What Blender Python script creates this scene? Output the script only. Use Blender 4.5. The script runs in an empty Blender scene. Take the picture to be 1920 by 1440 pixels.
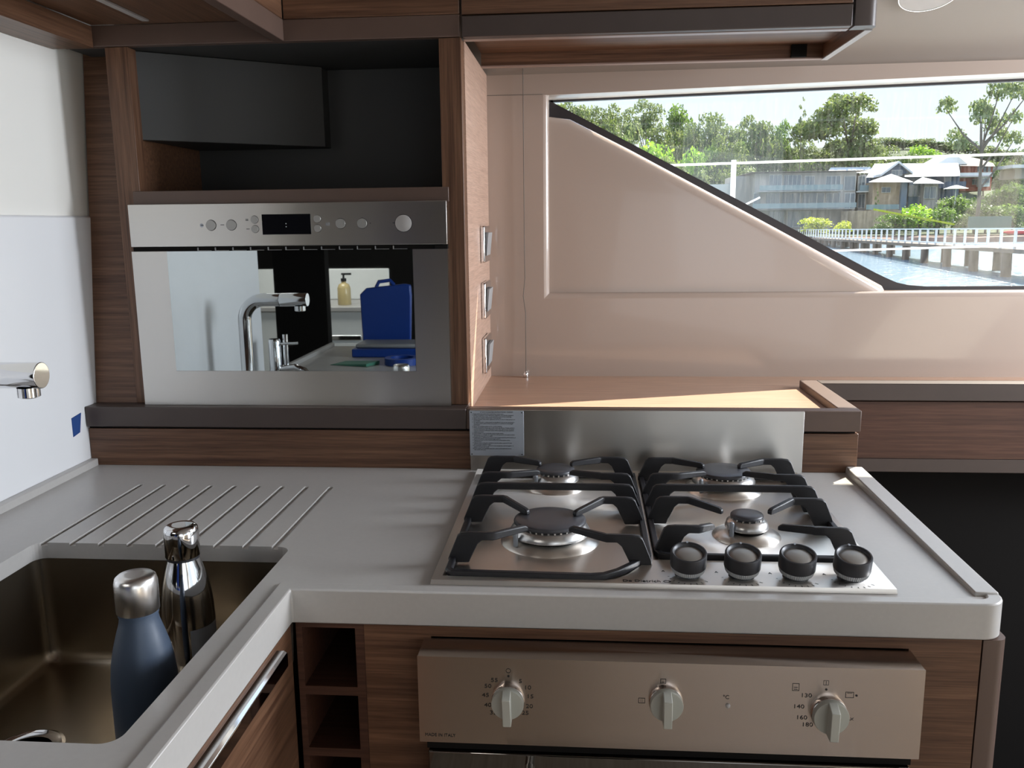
import bpy, math, random
import numpy as np
from mathutils import Vector, Matrix
S = bpy.context.scene
COL = S.collection
Z0 = 0.9                      # worktop height above the cabin floor; build coordinates put z=0 at the worktop
# ------------------------------------------------------------------ camera
F_PX, YAW, PITCH, ROLL = 1633.06, 0.08033, 0.18342, -0.011455
CAM = np.array([0.19145, -1.03762, 0.45445])
def cam_axes():
    f = np.array([-math.sin(YAW)*math.cos(PITCH), math.cos(YAW)*math.cos(PITCH), -math.sin(PITCH)])
    r = np.array([math.cos(YAW), math.sin(YAW), 0]); u = np.cross(r, f)
    c, s = math.cos(ROLL), math.sin(ROLL)
    return c*r+s*u, -s*r+c*u, f
AR, AU, AF = cam_axes()
cd = bpy.data.cameras.new('camera'); cam = bpy.data.objects.new('camera', cd); COL.objects.link(cam)
cd.sensor_width = 36; cd.lens = 36*F_PX/1920; cd.clip_start = 0.02; cd.clip_end = 2000
cam.matrix_world = Matrix(((AR[0], AU[0], -AF[0], CAM[0]), (AR[1], AU[1], -AF[1], CAM[1]), (AR[2], AU[2], -AF[2], CAM[2]+Z0), (0, 0, 0, 1)))
S.camera = cam
# ------------------------------------------------------------------ exposure, sky, sun
S.view_settings.view_transform = 'Standard'; S.view_settings.look = 'None'
S.view_settings.exposure = 0.22; S.view_settings.gamma = 1.0; S.view_settings.use_curve_mapping = False
try:
    S.cycles.use_denoising = True; S.cycles.sample_clamp_indirect = 6
    S.cycles.max_bounces = 10; S.cycles.transparent_max_bounces = 12; S.cycles.caustics_reflective = False; S.cycles.caustics_refractive = False
except Exception: pass
W = bpy.data.worlds.new('sky'); S.world = W; W.use_nodes = True
wn = W.node_tree; wn.nodes.clear()
tc = wn.nodes.new('ShaderNodeTexCoord'); sx = wn.nodes.new('ShaderNodeSeparateXYZ'); rp = wn.nodes.new('ShaderNodeValToRGB')
bg = wn.nodes.new('ShaderNodeBackground'); wo = wn.nodes.new('ShaderNodeOutputWorld')
wn.links.new(tc.outputs['Generated'], sx.inputs[0]); wn.links.new(sx.outputs['Z'], rp.inputs[0])
rp.color_ramp.elements[0].position = 0.0; rp.color_ramp.elements[0].color = (0.60, 0.65, 0.68, 1)
rp.color_ramp.elements[1].position = 0.6; rp.color_ramp.elements[1].color = (0.50, 0.68, 1.0, 1)
e = rp.color_ramp.elements.new(0.16); e.color = (0.54, 0.61, 0.67, 1)
e = rp.color_ramp.elements.new(0.32); e.color = (0.85, 0.93, 1.0, 1)
wn.links.new(rp.outputs[0], bg.inputs[0]); bg.inputs[1].default_value = 1.75
wn.links.new(bg.outputs[0], wo.inputs[0])
sd = bpy.data.lights.new('sun', 'SUN'); sun = bpy.data.objects.new('sun', sd); COL.objects.link(sun)
sd.energy = 15; sd.angle = math.radians(0.6); sd.color = (1.0, 0.90, 0.76)
sun.rotation_euler = Vector((-0.75, -0.80, -1.0)).to_track_quat('-Z', 'Y').to_euler(); sun.location = (3, 5, 6)
def area(name, loc, direction, sx_, sy_, power, color):
    d = bpy.data.lights.new(name, 'AREA'); o = bpy.data.objects.new(name, d); COL.objects.link(o)
    d.shape = 'RECTANGLE'; d.size = sx_; d.size_y = sy_; d.energy = power; d.color = color
    o.location = (loc[0], loc[1], loc[2]+Z0); o.rotation_euler = Vector(direction).to_track_quat('-Z', 'Z').to_euler()
# added area lamps: saloon window daylight (right), cockpit door daylight (behind), two plain fills
area('right_fill_lamp', (2.2, 0.45, 0.88), (-1, -0.12, -0.50), 1.2, 0.6, 90, (0.86, 0.92, 1.0))  # unseen fill added to brighten the right of the worktop; no windscreen is built
area('saloon_window_daylight', (2.95, -1.0, 0.45), (-1, 0.12, -0.12), 2.6, 1.0, 15, (0.86, 0.93, 1.0))
area('cockpit_door_daylight', (1.2, -3.1, 0.30), (-0.15, 1, -0.05), 1.5, 1.2, 5, (0.90, 0.95, 1.0))
area('cabinet_fill_lamp', (-1.15, -1.9, 1.05), (0.05, -.1, -1), .6, .5, 16, (1.0, 0.97, 0.92))  # fill lamp added above the mirrored white cabinet to brighten it; no hatch is built
# ------------------------------------------------------------------ helpers
def at(px, py, Y):
    """point on the plane y = Y (metres away) that stands at that place of the view"""
    d = AR*((px-960)/F_PX) + AU*((720-py)/F_PX) + AF
    t = (Y-CAM[1])/d[1]; return CAM + t*d
def lin(c): return tuple((x/12.92 if x <= .04045 else ((x+.055)/1.055)**2.4) for x in (v/255 for v in c))
ROOT = {}
def tag(o, label=None, cat=None, group=None, kind=None):
    if label: o['label'] = label
    if cat: o['category'] = cat
    if group: o['group'] = group
    if kind: o['kind'] = kind
    return o
def thing(name, label, cat, loc, group=None):
    o = bpy.data.objects.new(name, None); COL.objects.link(o); o.empty_display_size = .05
    o.location = (loc[0], loc[1], loc[2]+Z0); ROOT[o.name] = Vector((loc[0], loc[1], loc[2]))
    return tag(o, label, cat, group)
def copy_tree(o, parent=None):
    c = o.copy(); COL.objects.link(c); c.parent = parent
    for ch in list(o.children): copy_tree(ch, c)
    return c
class MB:
    def __init__(s): s.v = []; s.f = []; s.mi = []; s.cur = 0
    def add(s, vs, fs):
        b = len(s.v); s.v += [tuple(map(float, v)) for v in vs]; s.f += [tuple(b+i for i in f) for f in fs]; s.mi += [s.cur]*len(fs); return s
    def box(s, x0, x1, y0, y1, z0, z1):
        return s.add([(x0,y0,z0),(x1,y0,z0),(x1,y1,z0),(x0,y1,z0),(x0,y0,z1),(x1,y0,z1),(x1,y1,z1),(x0,y1,z1)],
                     [(3,2,1,0),(4,5,6,7),(0,1,5,4),(1,2,6,5),(2,3,7,6),(3,0,4,7)])
    def hexa(s, pts):   # 4 bottom (ccw from above) then 4 top
        return s.add(pts, [(3,2,1,0),(4,5,6,7),(0,1,5,4),(1,2,6,5),(2,3,7,6),(3,0,4,7)])
    def prism(s, poly, a, b, axis='z'):   # polygon extruded from a to b
        n = len(poly)
        if axis == 'z': m = lambda p, h: (p[0], p[1], h)
        elif axis == 'y': m = lambda p, h: (p[0], h, p[1])
        else: m = lambda p, h: (h, p[0], p[1])
        vs = [m(p, a) for p in poly] + [m(p, b) for p in poly]
        fs = [tuple(range(n))[::-1], tuple(range(n, 2*n))] + [(i, (i+1) % n, n+(i+1) % n, n+i) for i in range(n)]
        return s.add(vs, fs)
    def lathe(s, prof, c, n=32, axis='z', cap=True):   # prof [(r, h)]
        def m(r, a, h):
            x, y = r*math.cos(a), r*math.sin(a)
            return {'z': (c[0]+x, c[1]+y, c[2]+h), 'y': (c[0]+x, c[1]+h, c[2]+y), 'x': (c[0]+h, c[1]+x, c[2]+y)}[axis]
        vs = [m(r, 2*math.pi*k/n, h) for r, h in prof for k in range(n)]; fs = []
        for i in range(len(prof)-1):
            for k in range(n):
                fs.append((i*n+k, i*n+(k+1) % n, (i+1)*n+(k+1) % n, (i+1)*n+k))
        if cap:
            fs.append(tuple(range(n))[::-1]); fs.append(tuple((len(prof)-1)*n+k for k in range(n)))
        return s.add(vs, fs)
    def tube(s, pts, r, n=12, closed=False):
        pts = [Vector(p) for p in pts]; m = len(pts); rs = r if isinstance(r, (list, tuple)) else [r]*m
        up = None; vs = []
        for i, p in enumerate(pts):
            a = pts[(i-1) % m] if (i > 0 or closed) else p; b = pts[(i+1) % m] if (i < m-1 or closed) else p
            t = (b-a).normalized()
            if up is None: up = Vector((0, 0, 1)) if abs(t.z) < .9 else Vector((0, 1, 0))
            u = (up - t*up.dot(t))
            if u.length < 1e-5: u = t.orthogonal()
            u.normalize(); w = t.cross(u); up = u
            for k in range(n):
                q = p + (u*math.cos(2*math.pi*k/n) + w*math.sin(2*math.pi*k/n))*rs[i]; vs.append(tuple(q))
        fs = []
        for i in range(m if closed else m-1):
            j = (i+1) % m
            for k in range(n): fs.append((i*n+k, i*n+(k+1) % n, j*n+(k+1) % n, j*n+k))
        if not closed: fs.append(tuple(range(n))[::-1]); fs.append(tuple((m-1)*n+k for k in range(n)))
        return s.add(vs, fs)
    def strip(s, st, t):
        """blade: stations (x, y, ztop, zbottom), thickness t across"""
        m = len(st); vs = []
        for i in range(m):
            a = st[max(i-1, 0)]; b = st[min(i+1, m-1)]
            d = Vector((b[0]-a[0], b[1]-a[1])); d.normalize(); nx, ny = -d.y*t/2, d.x*t/2
            x, y, zt, zb = st[i]
            vs += [(x-nx, y-ny, zb), (x+nx, y+ny, zb), (x+nx, y+ny, zt), (x-nx, y-ny, zt)]
        fs = [(0, 1, 2, 3), ((m-1)*4+3, (m-1)*4+2, (m-1)*4+1, (m-1)*4)]
        for i in range(m-1):
            for k in range(4): fs.append((i*4+k, (i+1)*4+k, (i+1)*4+(k+1) % 4, i*4+(k+1) % 4))
        return s.add(vs, fs)
    def loop(s, path, w, z0, z1):
        """closed flat frame of width w following the path"""
        m = len(path); vs = []
        for i in range(m):
            a = Vector(path[i-1]); b = Vector(path[(i+1) % m]); p = Vector(path[i])
            d1 = (p-a).normalized(); d2 = (b-p).normalized(); n = Vector((-(d1.y+d2.y), d1.x+d2.x)).normalized()
            k = 1/max(.5, n.dot(Vector((-d1.y, d1.x)))); n = n*(w/2*k)
            for q in (p-n, p+n): vs += [(q.x, q.y, z0), (q.x, q.y, z1)]
        fs = []
        for i in range(m):
            j = (i+1) % m; A, B = i*4, j*4
            fs += [(A, B, B+1, A+1), (A+1, B+1, B+3, A+3), (A+3, B+3, B+2, A+2), (A+2, B+2, B, A)]
        return s.add(vs, fs)
    def build(s, name, mat, parent=None, bevel=0, smooth=35, seg=2):
        me = bpy.data.meshes.new(name)
        off = Vector((0, 0, 0)); r = parent
        while r is not None and r.parent is not None: r = r.parent
        own = None
        if r is not None: off = ROOT[r.name]; add = Vector((0, 0, 0))
        else:
            a = np.array(s.v); own = Vector(((a[:,0].min()+a[:,0].max())/2, (a[:,1].min()+a[:,1].max())/2, a[:,2].min())); off = own
        me.from_pydata([(v[0]-off.x, v[1]-off.y, v[2]-off.z) for v in s.v], [], s.f)
        mats = mat if isinstance(mat, (list, tuple)) else [mat]
        for m_ in mats: me.materials.append(m_)
        if len(mats) > 1: me.polygons.foreach_set('material_index', s.mi)
        fix(me)
        if smooth:
            me.polygons.foreach_set('use_smooth', [True]*len(me.polygons)); me.set_sharp_from_angle(angle=math.radians(smooth))
        o = bpy.data.objects.new(name, me); COL.objects.link(o)
        if parent is not None: o.parent = parent
        else: o.location = (own.x, own.y, own.z+Z0); ROOT[o.name] = own
        if bevel:
            b = o.modifiers.new('bevel', 'BEVEL'); b.width = bevel; b.segments = seg; b.limit_method = 'ANGLE'; b.angle_limit = math.radians(40)
        return o
import bmesh
def fix(me):
    if len(me.polygons) > 20000: return
    bm = bmesh.new(); bm.from_mesh(me); bmesh.ops.recalc_face_normals(bm, faces=bm.faces); bm.to_mesh(me); bm.free()
def struct(mb, name, mat, **k): return tag(mb.build(name, mat, None, **k), kind='structure')
def arc(cx, cy, r, a0, a1, n=6):
    return [(cx+r*math.cos(math.radians(a0+(a1-a0)*i/n)), cy+r*math.sin(math.radians(a0+(a1-a0)*i/n))) for i in range(n+1)]
def rrect(x0, x1, y0, y1, r, n=6):
    return arc(x1-r, y0+r, r, -90, 0, n)+arc(x1-r, y1-r, r, 0, 90, n)+arc(x0+r, y1-r, r, 90, 180, n)+arc(x0+r, y0+r, r, 180, 270, n)
def text(txt, size, loc, mat, parent, face='up', name='lettering', align='LEFT', width=1.0, space=1.0):
    c = bpy.data.curves.new(name, 'FONT'); c.body = txt; c.size = size; c.align_x = align; c.extrude = .00015; c.space_line = space; c.resolution_u = 3
    o = bpy.data.objects.new(name, c); COL.objects.link(o)
    dg = bpy.context.evaluated_depsgraph_get(); me = bpy.data.meshes.new_from_object(o.evaluated_get(dg)); bpy.data.objects.remove(o)
    R = {'up': Matrix.Identity(4), 'front': Matrix.Rotation(math.pi/2, 4, 'X')}[face]
    r = parent
    while r.parent is not None: r = r.parent
    me.transform(Matrix.Translation(Vector(loc)-ROOT[r.name]) @ R @ Matrix.Diagonal((width, 1, 1, 1)))
    me.materials.clear(); me.materials.append(mat); me.name = name
    o = bpy.data.objects.new(name, me); COL.objects.link(o); o.parent = parent; return o
# ------------------------------------------------------------------ materials
def nodes(name):
    m = bpy.data.materials.new(name); m.use_nodes = True; nt = m.node_tree; return m, nt, nt.nodes['Principled BSDF']
def mat(name, col, rough=.5, metal=0.0, spec=.5, noise=0.0, nscale=40, bump=0.0, aniso=0.0, coat=0.0, stretch=(1,1,1), emis=None, rnoise=0.0):
    m, nt, b = nodes(name); N = nt.nodes; L = nt.links
    b.inputs['Base Color'].default_value = (*col, 1); b.inputs['Roughness'].default_value = rough; b.inputs['Metallic'].default_value = metal
    b.inputs['Specular IOR Level'].default_value = spec; b.inputs['Coat Weight'].default_value = coat
    if aniso: b.inputs['Anisotropic'].default_value = .85; b.inputs['Anisotropic Rotation'].default_value = .25
    if emis: b.inputs['Emission Color'].default_value = (*emis[0], 1); b.inputs['Emission Strength'].default_value = emis[1]
    t = N.new('ShaderNodeTexCoord'); mp = N.new('ShaderNodeMapping'); mp.inputs['Scale'].default_value = stretch
    nz = N.new('ShaderNodeTexNoise'); nz.inputs['Scale'].default_value = nscale; nz.inputs['Detail'].default_value = 4
    L.new(t.outputs['Object'], mp.inputs[0]); L.new(mp.outputs[0], nz.inputs['Vector'])
    mx = N.new('ShaderNodeMixRGB'); mx.blend_type = 'MIX'
    k = noise if noise else .03
    mx.inputs[1].default_value = (*[c*(1-k) for c in col], 1); mx.inputs[2].default_value = (*[min(1, c*(1+k)) for c in col], 1)
    L.new(nz.outputs['Fac'], mx.inputs[0]); L.new(mx.outputs[0], b.inputs['Base Color'])
    if rnoise:
        mr = N.new('ShaderNodeMapRange'); mr.inputs['To Min'].default_value = rough-rnoise; mr.inputs['To Max'].default_value = rough+rnoise
        L.new(nz.outputs['Fac'], mr.inputs[0]); L.new(mr.outputs[0], b.inputs['Roughness'])
    if bump:
        bp = N.new('ShaderNodeBump'); bp.inputs['Strength'].default_value = bump; bp.inputs['Distance'].default_value = .002
        L.new(nz.outputs['Fac'], bp.inputs['Height']); L.new(bp.outputs[0], b.inputs['Normal'])
    return m
def wood(name, dark, light, axis='x', rough=.38, scale=1.0):
    m, nt, b = nodes(name); N = nt.nodes; L = nt.links
    t = N.new('ShaderNodeTexCoord'); mp = N.new('ShaderNodeMapping')
    sc = {'x': (1.6, 60, 60), 'y': (60, 1.6, 60), 'z': (60, 60, 1.6)}[axis]
    mp.inputs['Scale'].default_value = [v*scale for v in sc]
    n1 = N.new('ShaderNodeTexNoise'); n1.inputs['Scale'].default_value = 2.2; n1.inputs['Detail'].default_value = 7; n1.inputs['Roughness'].default_value = .65
    n2 = N.new('ShaderNodeTexNoise'); n2.inputs['Scale'].default_value = 9; n2.inputs['Detail'].default_value = 3
    L.new(t.outputs['Object'], mp.inputs[0]); L.new(mp.outputs[0], n1.inputs['Vector']); L.new(mp.outputs[0], n2.inputs['Vector'])
    r = N.new('ShaderNodeValToRGB'); r.color_ramp.elements[0].position = .30; r.color_ramp.elements[1].position = .72
    r.color_ramp.elements[0].color = (*dark, 1); r.color_ramp.elements[1].color = (*light, 1)
    L.new(n1.outputs['Fac'], r.inputs[0])
    mx = N.new('ShaderNodeMixRGB'); mx.blend_type = 'MULTIPLY'; mx.inputs[0].default_value = .45
    r2 = N.new('ShaderNodeValToRGB'); r2.color_ramp.elements[0].position = .38; r2.color_ramp.elements[1].position = .55
    r2.color_ramp.elements[0].color = (.55, .5, .48, 1); r2.color_ramp.elements[1].color = (1, 1, 1, 1)
    L.new(n2.outputs['Fac'], r2.inputs[0]); L.new(r.outputs[0], mx.inputs[1]); L.new(r2.outputs[0], mx.inputs[2])
    L.new(mx.outputs[0], b.inputs['Base Color']); b.inputs['Roughness'].default_value = rough; b.inputs['Specular IOR Level'].default_value = .4
    bp = N.new('ShaderNodeBump'); bp.inputs['Strength'].default_value = .12; bp.inputs['Distance'].default_value = .0006
    L.new(n2.outputs['Fac'], bp.inputs['Height']); L.new(bp.outputs[0], b.inputs['Normal'])
    return m
WD, WL = (.075, .034, .019), (.215, .112, .064)
M = {}
for ax in 'xyz': M['wood_'+ax] = wood('teak_laminate_'+ax, WD, WL, ax)
M['wood_pale'] = wood('pale_teak_laminate', (.42, .27, .20), (.56, .38, .29), 'y', .42)  # paler teak for the side panel of the microwave housing
M['wood_dark'] = wood('shaded_teak_laminate', (.050, .020, .012), (.115, .052, .033), 'x', .45)  # darker copy of the teak, with shade put into its colour
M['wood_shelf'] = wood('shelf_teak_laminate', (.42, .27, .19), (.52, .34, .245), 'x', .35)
M['trim'] = mat('brown_edge_trim', (.060, .042, .036), .42, noise=.12, nscale=20)
M['trim2'] = mat('brown_overhead_trim', (.105, .065, .050), .42, noise=.10, nscale=20)
M['trim_lit'] = mat('lit_edge_trim', (.33, .235, .20), .30, noise=.06)  # paler trim: light on the lower rail edges is put into the colour
M['dark'] = mat('dark_grey_lining', (.038, .038, .037), .6, noise=.06, nscale=6)
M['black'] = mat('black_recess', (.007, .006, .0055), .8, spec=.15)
M['gel'] = mat('cream_gelcoat', (.40, .318, .268), .16, noise=.02, nscale=4, coat=.4)
M['gel_sill'] = mat('white_window_sill', (.80, .80, .78), .2, noise=.02, nscale=4)
M['headliner'] = mat('grey_cream_headliner', (.24, .205, .178), .45, noise=.03, nscale=6)
M['white_wall'] = mat('white_wall_panel', (.80, .80, .81), .28, noise=.02, nscale=3)
M['cream_wall'] = mat('upper_wall_panel', (.84, .82, .77), .40, noise=.03, nscale=3)
M['stone'] = mat('grey_solid_surface', (.48, .46, .44), .30, noise=.05, nscale=160, spec=.5)
M['steel'] = mat('brushed_steel', (.58, .56, .53), .30, 1.0, noise=.03, nscale=60, stretch=(.2, 60, 60), aniso=.6)
M['steel_hob'] = mat('hob_steel', (.90, .85, .79), .36, 1.0, noise=.03, nscale=60, stretch=(.2, 60, 60), aniso=.4)
M['steel_warm'] = mat('oven_steel', (.52, .43, .37), .26, 1.0, noise=.03, nscale=60, stretch=(.2, 60, 60), aniso=.6)
M['steel_sink'] = mat('sink_steel', (.37, .315, .245), .27, 1.0, noise=.05, nscale=40)
M['chrome'] = mat('chrome', (.72, .72, .73), .06, 1.0)
M['brushed_cap'] = mat('brushed_cap_steel', (.86, .85, .84), .28, 1.0, noise=.1, nscale=50, stretch=(1, 1, .2))
M['iron'] = mat('matt_black_cast_iron', (.014, .014, .017), .45, noise=.1, nscale=200, bump=.1)
M['enamel'] = mat('grey_burner_enamel', (.060, .060, .068), .38, noise=.08, nscale=90)
M['alu'] = mat('cast_aluminium', (.62, .61, .60), .30, 1.0, noise=.08)
M['knob_black'] = mat('soft_black_plastic', (.020, .020, .024), .42)
M['knob_grip'] = mat('grey_ribbed_grip', (.50, .51, .52), .4)
M['knob_cap'] = mat('satin_metal_cap', (.40, .39, .37), .42, .8)
M['knob_grey'] = mat('grey_beige_plastic', (.42, .42, .375), .40)
M['ink'] = mat('black_print', (.006, .006, .006), .6)
M['plaque'] = mat('silver_plaque', (.42, .45, .50), .45, .3, noise=.05)
M['mirror_glass'] = mat('mirrored_oven_glass', (.52, .56, .56), .015, 1.0)
M['oven_glass'] = mat('dark_oven_glass', (.16, .15, .14), .03, 1.0)
M['display'] = mat('black_display', (.006, .006, .008), .05, spec=.8)
M['blue_paint'] = mat('matt_blue_grey_paint', (.060, .085, .130), .42, noise=.04, nscale=300)
M['gasket'] = mat('black_rubber_gasket', (.018, .014, .016), .35)
M['tape'] = mat('blue_masking_tape', (.010, .050, .20), .7)
M['case_blue'] = mat('blue_case_plastic', (.005, .045, .28), .4)
M['white_lac'] = mat('white_lacquer', (.80, .81, .79), .25)
M['led'] = mat('frosted_strip_lens', (.42, .40, .39), .4)
M['soap'] = mat('amber_liquid', (.60, .48, .24), .2)
M['green_paper'] = mat('green_paper', (.06, .22, .15), .7)
M['paper'] = mat('pale_paper', (.6, .6, .55), .7)
M['floor'] = wood('cabin_floor_boards', (.20, .16, .12), (.34, .29, .23), 'y')
M['toolgrey'] = mat('grey_plastic', (.3, .3, .3), .5)
M['wire'] = mat('thin_dark_cord', (.10, .085, .07), .6)
# ------------------------------------------------------------------ the cabin shell
LW = -0.757
m = MB(); m.box(LW-.03, LW, -.39, .70, -.9, .476)
struct(m, 'wall_left', M['white_wall'], bevel=.004)
m = MB(); m.box(LW-.045, LW-.010, -.39, .99, .472, 1.12)
u = struct(m, 'wall_upper_left', M['cream_wall'], bevel=.002)
m = MB(); m.box(-3.2, 3.4, -3.3, 1.3, -.93, -.9); struct(m, 'floor', M['floor'])
# hull side: flat face with a recessed window bay; the hull side continues to the right
YW = .967
WX1 = 3.2
m = MB()
bx0, bx1, bz0, bz1 = .106, 2.9, .281, .742
TL, TR = .7295, .794
def rq(x0, x1, z0, z1, y): return [(x0, y, z0), (x1, y, z0), (x1, y, z1), (x0, y, z1)]
m.add(rq(-.80, bx0, -.9, 1.0, YW), [(0, 1, 2, 3)]); m.add(rq(bx1, WX1, -.9, 1.0, YW), [(0, 1, 2, 3)])
m.add(rq(bx0, bx1, -.9, bz0, YW), [(0, 1, 2, 3)]); m.add([(bx0, YW, TL), (bx1, YW, TR), (bx1, YW, 1.0), (bx0, YW, 1.0)], [(0, 1, 2, 3)])
# rounded edges into the bay, then back face of the bay
def reveal(p, q, n, depth, r=.012):
    # p,q: two points of the edge in xz, n: outward direction (into opening) in xz
    st = [(0, 0)]+[(r*math.sin(a), r-r*math.cos(a)) for a in [math.pi/2*i/5 for i in range(1, 6)]]+[(r, depth)]
    vs = []
    for a, d in st:
        for P in (p, q): vs.append((P[0]+n[0]*a, YW+d, P[1]+n[1]*a))
    m.add(vs, [(2*i, 2*i+1, 2*i+3, 2*i+2) for i in range(len(st)-1)])
reveal((bx0, bz0), (bx0, TL), (1, 0), .045, .012)
reveal((bx0, bz0), (bx1, bz0), (0, 1), .045, .012)
wall = struct(m, 'wall_back', M['gel'])
m = MB()     # soffit above the glass, lit from outside
m.hexa([(bx0, YW+.0015, TL), (bx1, YW+.0015, TR), (bx1, 1.062, TR-.003), (bx0, 1.062, TL-.001), (bx0, YW+.0015, .780), (bx1, YW+.0015, .830), (bx1, 1.062, .830), (bx0, 1.062, .780)])
struct(m, 'trim_1', M['gel_sill'], bevel=.003)
# triangular filler moulding with a fat rolled edge along its slope
m = MB()
tri = [(.1085, .284), (.884, .284), (.872, .304), (.60, .452), (.30, .613), (.165, .682), (.1085, .690)]
trio = [(0, 0), (-1.6, 0), (-.75, -.9), (-.47, -.88), (-.46, -.89), (-.3, -.95), (0, -1)]
yb, yf = 1.045, .990
n = len(tri)
cx, cz = .35, .42
def off(poly, d): return [(p[0]+o_[0]*d, p[1]+o_[1]*d) for p, o_ in zip(poly, trio)]
R_ = .022
rings = [(off(tri, 0), yb)]
for i in range(7):
    a = math.pi/2*i/6; rings.append((off(tri, R_*(1-math.cos(a))), yf+R_*(1-math.sin(a))))
vs = []; fs = []
for poly, y in rings: vs += [(p[0], y, p[1]) for p in poly]
for k in range(len(rings)-1):
    for i in range(n): fs.append((k*n+i, k*n+(i+1) % n, (k+1)*n+(i+1) % n, (k+1)*n+i))
fs.append(tuple((len(rings)-1)*n+i for i in range(n)))
m.add(vs, fs); struct(m, 'trim_2', M['gel'], smooth=50)
# sill at the foot of the glass
m = MB(); m.box(.80, bx1, YW+.008, 1.09, .270, .2885); struct(m, 'trim_3', M['gel_sill'], bevel=.002)
# window: black gasket with rounded corners around the pane
outer = [(.108, .742), (.112, .700), (.118, .690), (.165, .676), (.30, .605), (.60, .444), (.838, .316), (.868, .292), (2.9, .292), (2.9, .79)]
inner = [(.1300, .7428), (.1255, .738), (.1245, .728), (.131, .720), (.150, .713), (.30, .634), (.60, .474), (.87, .330), (.915, .309), (.945, .302), (.985, .299), (2.86, .299), (2.86, .79)]
def frame_between(A, B, y0, y1):
    mm = MB(); 
    def res(poly, n):
        L_ = [0]; 
        for i in range(1, len(poly)): L_.append(L_[-1]+math.dist(poly[i-1], poly[i]))
        out = []
        for k in range(n):
            t = L_[-1]*k/(n-1); i = max(1, next((j for j in range(1, len(L_)) if L_[j] >= t-1e-9), len(L_)-1))
            f = (t-L_[i-1])/max(1e-9, L_[i]-L_[i-1]); out.append((poly[i-1][0]+(poly[i][0]-poly[i-1][0])*f, poly[i-1][1]+(poly[i][1]-poly[i-1][1])*f))
        return out
    return mm, res
mm, res = frame_between(outer, inner, 0, 0)
gp_o = [(.106, .745), (.106, .700), (.112, .688), (.165, .672), (.30, .603), (.60, .440), (.838, .312), (.868, .2905), (.915, .2895), (.945, .289), (.985, .2885), (2.86, .2885)]
gp_i = [(.128, .745), (.1235, .734), (.127, .723), (.150, .711), (.30, .632), (.60, .474), (.87, .330), (.895, .318), (.918, .308), (.945, .302), (.985, .2985), (2.86, .2985)]
gm = MB(); N_ = len(gp_o); vs = []
for y in (1.046, 1.056):
    vs += [(p[0], y, p[1]) for p in gp_o] + [(p[0], y, p[1]) for p in gp_i]
fs = []
for i in range(N_-1):
    fs += [(i, i+1, N_+i+1, N_+i), (2*N_+i, 2*N_+i+1, 3*N_+i+1, 3*N_+i), (N_+i, N_+i+1, 3*N_+i+1, 3*N_+i), (i, i+1, 2*N_+i+1, 2*N_+i)]
gm.add(vs, fs)
win = thing('window_1', None, None, (.12, 1.05, .29)); win['kind'] = 'structure'
gm.build('gasket', M['gasket'], win, smooth=0)
m = MB(); m.hexa([(.120, 1.046, .7245), (2.88, 1.046, .785), (2.88, 1.06, .785), (.120, 1.06, .7245), (.120, 1.046, .731), (2.88, 1.046, .797), (2.88, 1.06, .797), (.120, 1.06, .731)])
m.build('upper_gasket', M['gasket'], win, smooth=0)
gl, nt, b = nodes('salt_streaked_glass'); N = nt.nodes; L = nt.links; N.remove(b)
tr = N.new('ShaderNodeBsdfTransparent'); tr.inputs[0].default_value = (.93, .95, .95, 1)
gs = N.new('ShaderNodeBsdfGlossy'); gs.inputs['Roughness'].default_value = .02
df = N.new('ShaderNodeBsdfTranslucent'); df.inputs[0].default_value = (.9, .88, .84, 1)
m1 = N.new('ShaderNodeMixShader'); m1.inputs[0].default_value = .05; m2 = N.new('ShaderNodeMixShader')
t = N.new('ShaderNodeTexCoord'); mp = N.new('ShaderNodeMapping'); mp.inputs['Scale'].default_value = (60, 1, 6); mp.inputs['Rotation'].default_value = (0, .25, 0)
nz = N.new('ShaderNodeTexNoise'); nz.inputs['Scale'].default_value = 3.2; nz.inputs['Detail'].default_value = 6
mr = N.new('ShaderNodeMapRange'); mr.inputs['From Min'].default_value = .42; mr.inputs['From Max'].default_value = .8; mr.inputs['To Min'].default_value = .0; mr.inputs['To Max'].default_value = .022
L.new(t.outputs['Object'], mp.inputs[0]); L.new(mp.outputs[0], nz.inputs[0]); L.new(nz.outputs['Fac'], mr.inputs[0]); L.new(mr.outputs[0], m2.inputs[0])
L.new(tr.outputs[0], m1.inputs[1]); L.new(gs.outputs[0], m1.inputs[2]); L.new(m1.outputs[0], m2.inputs[1]); L.new(df.outputs[0], m2.inputs[2])
L.new(m2.outputs[0], N['Material Output'].inputs[0])
m = MB(); m.box(.112, 2.88, 1.0495, 1.0530, .2905, .790); m.build('pane', gl, win, smooth=0)
# headliner: rises from the hull side over the window towards the middle of the cabin
m = MB()
pr = [(YW+.02, .766), (YW-.001, .770), (YW-.008, .779), (.945, .795), (.91, .813), (.85, .838), (.60, .935), (.30, 1.03), (-.05, 1.10), (-.4, 1.12)]
vs = []
for x, dz in ((-.80, 0.0), (WX1, .02)): vs += [(x, y, z+dz) for y, z in pr]
k = len(pr); m.add(vs, [(i, i+1, k+i+1, k+i) for i in range(k-1)])
m.add([(-3.2, -.4, 1.12), (WX1, -.4, 1.14), (WX1, -3.3, 1.14), (-3.2, -3.3, 1.12)], [(0, 1, 2, 3)])
m.add([(-.80, YW+.2, 1.0), (WX1, YW+.2, 1.2), (WX1, -3.3, 1.2), (-3.2, -3.3, 1.2)], [(0, 1, 2, 3)])
struct(m, 'ceiling', M['headliner'], smooth=60)
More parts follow.
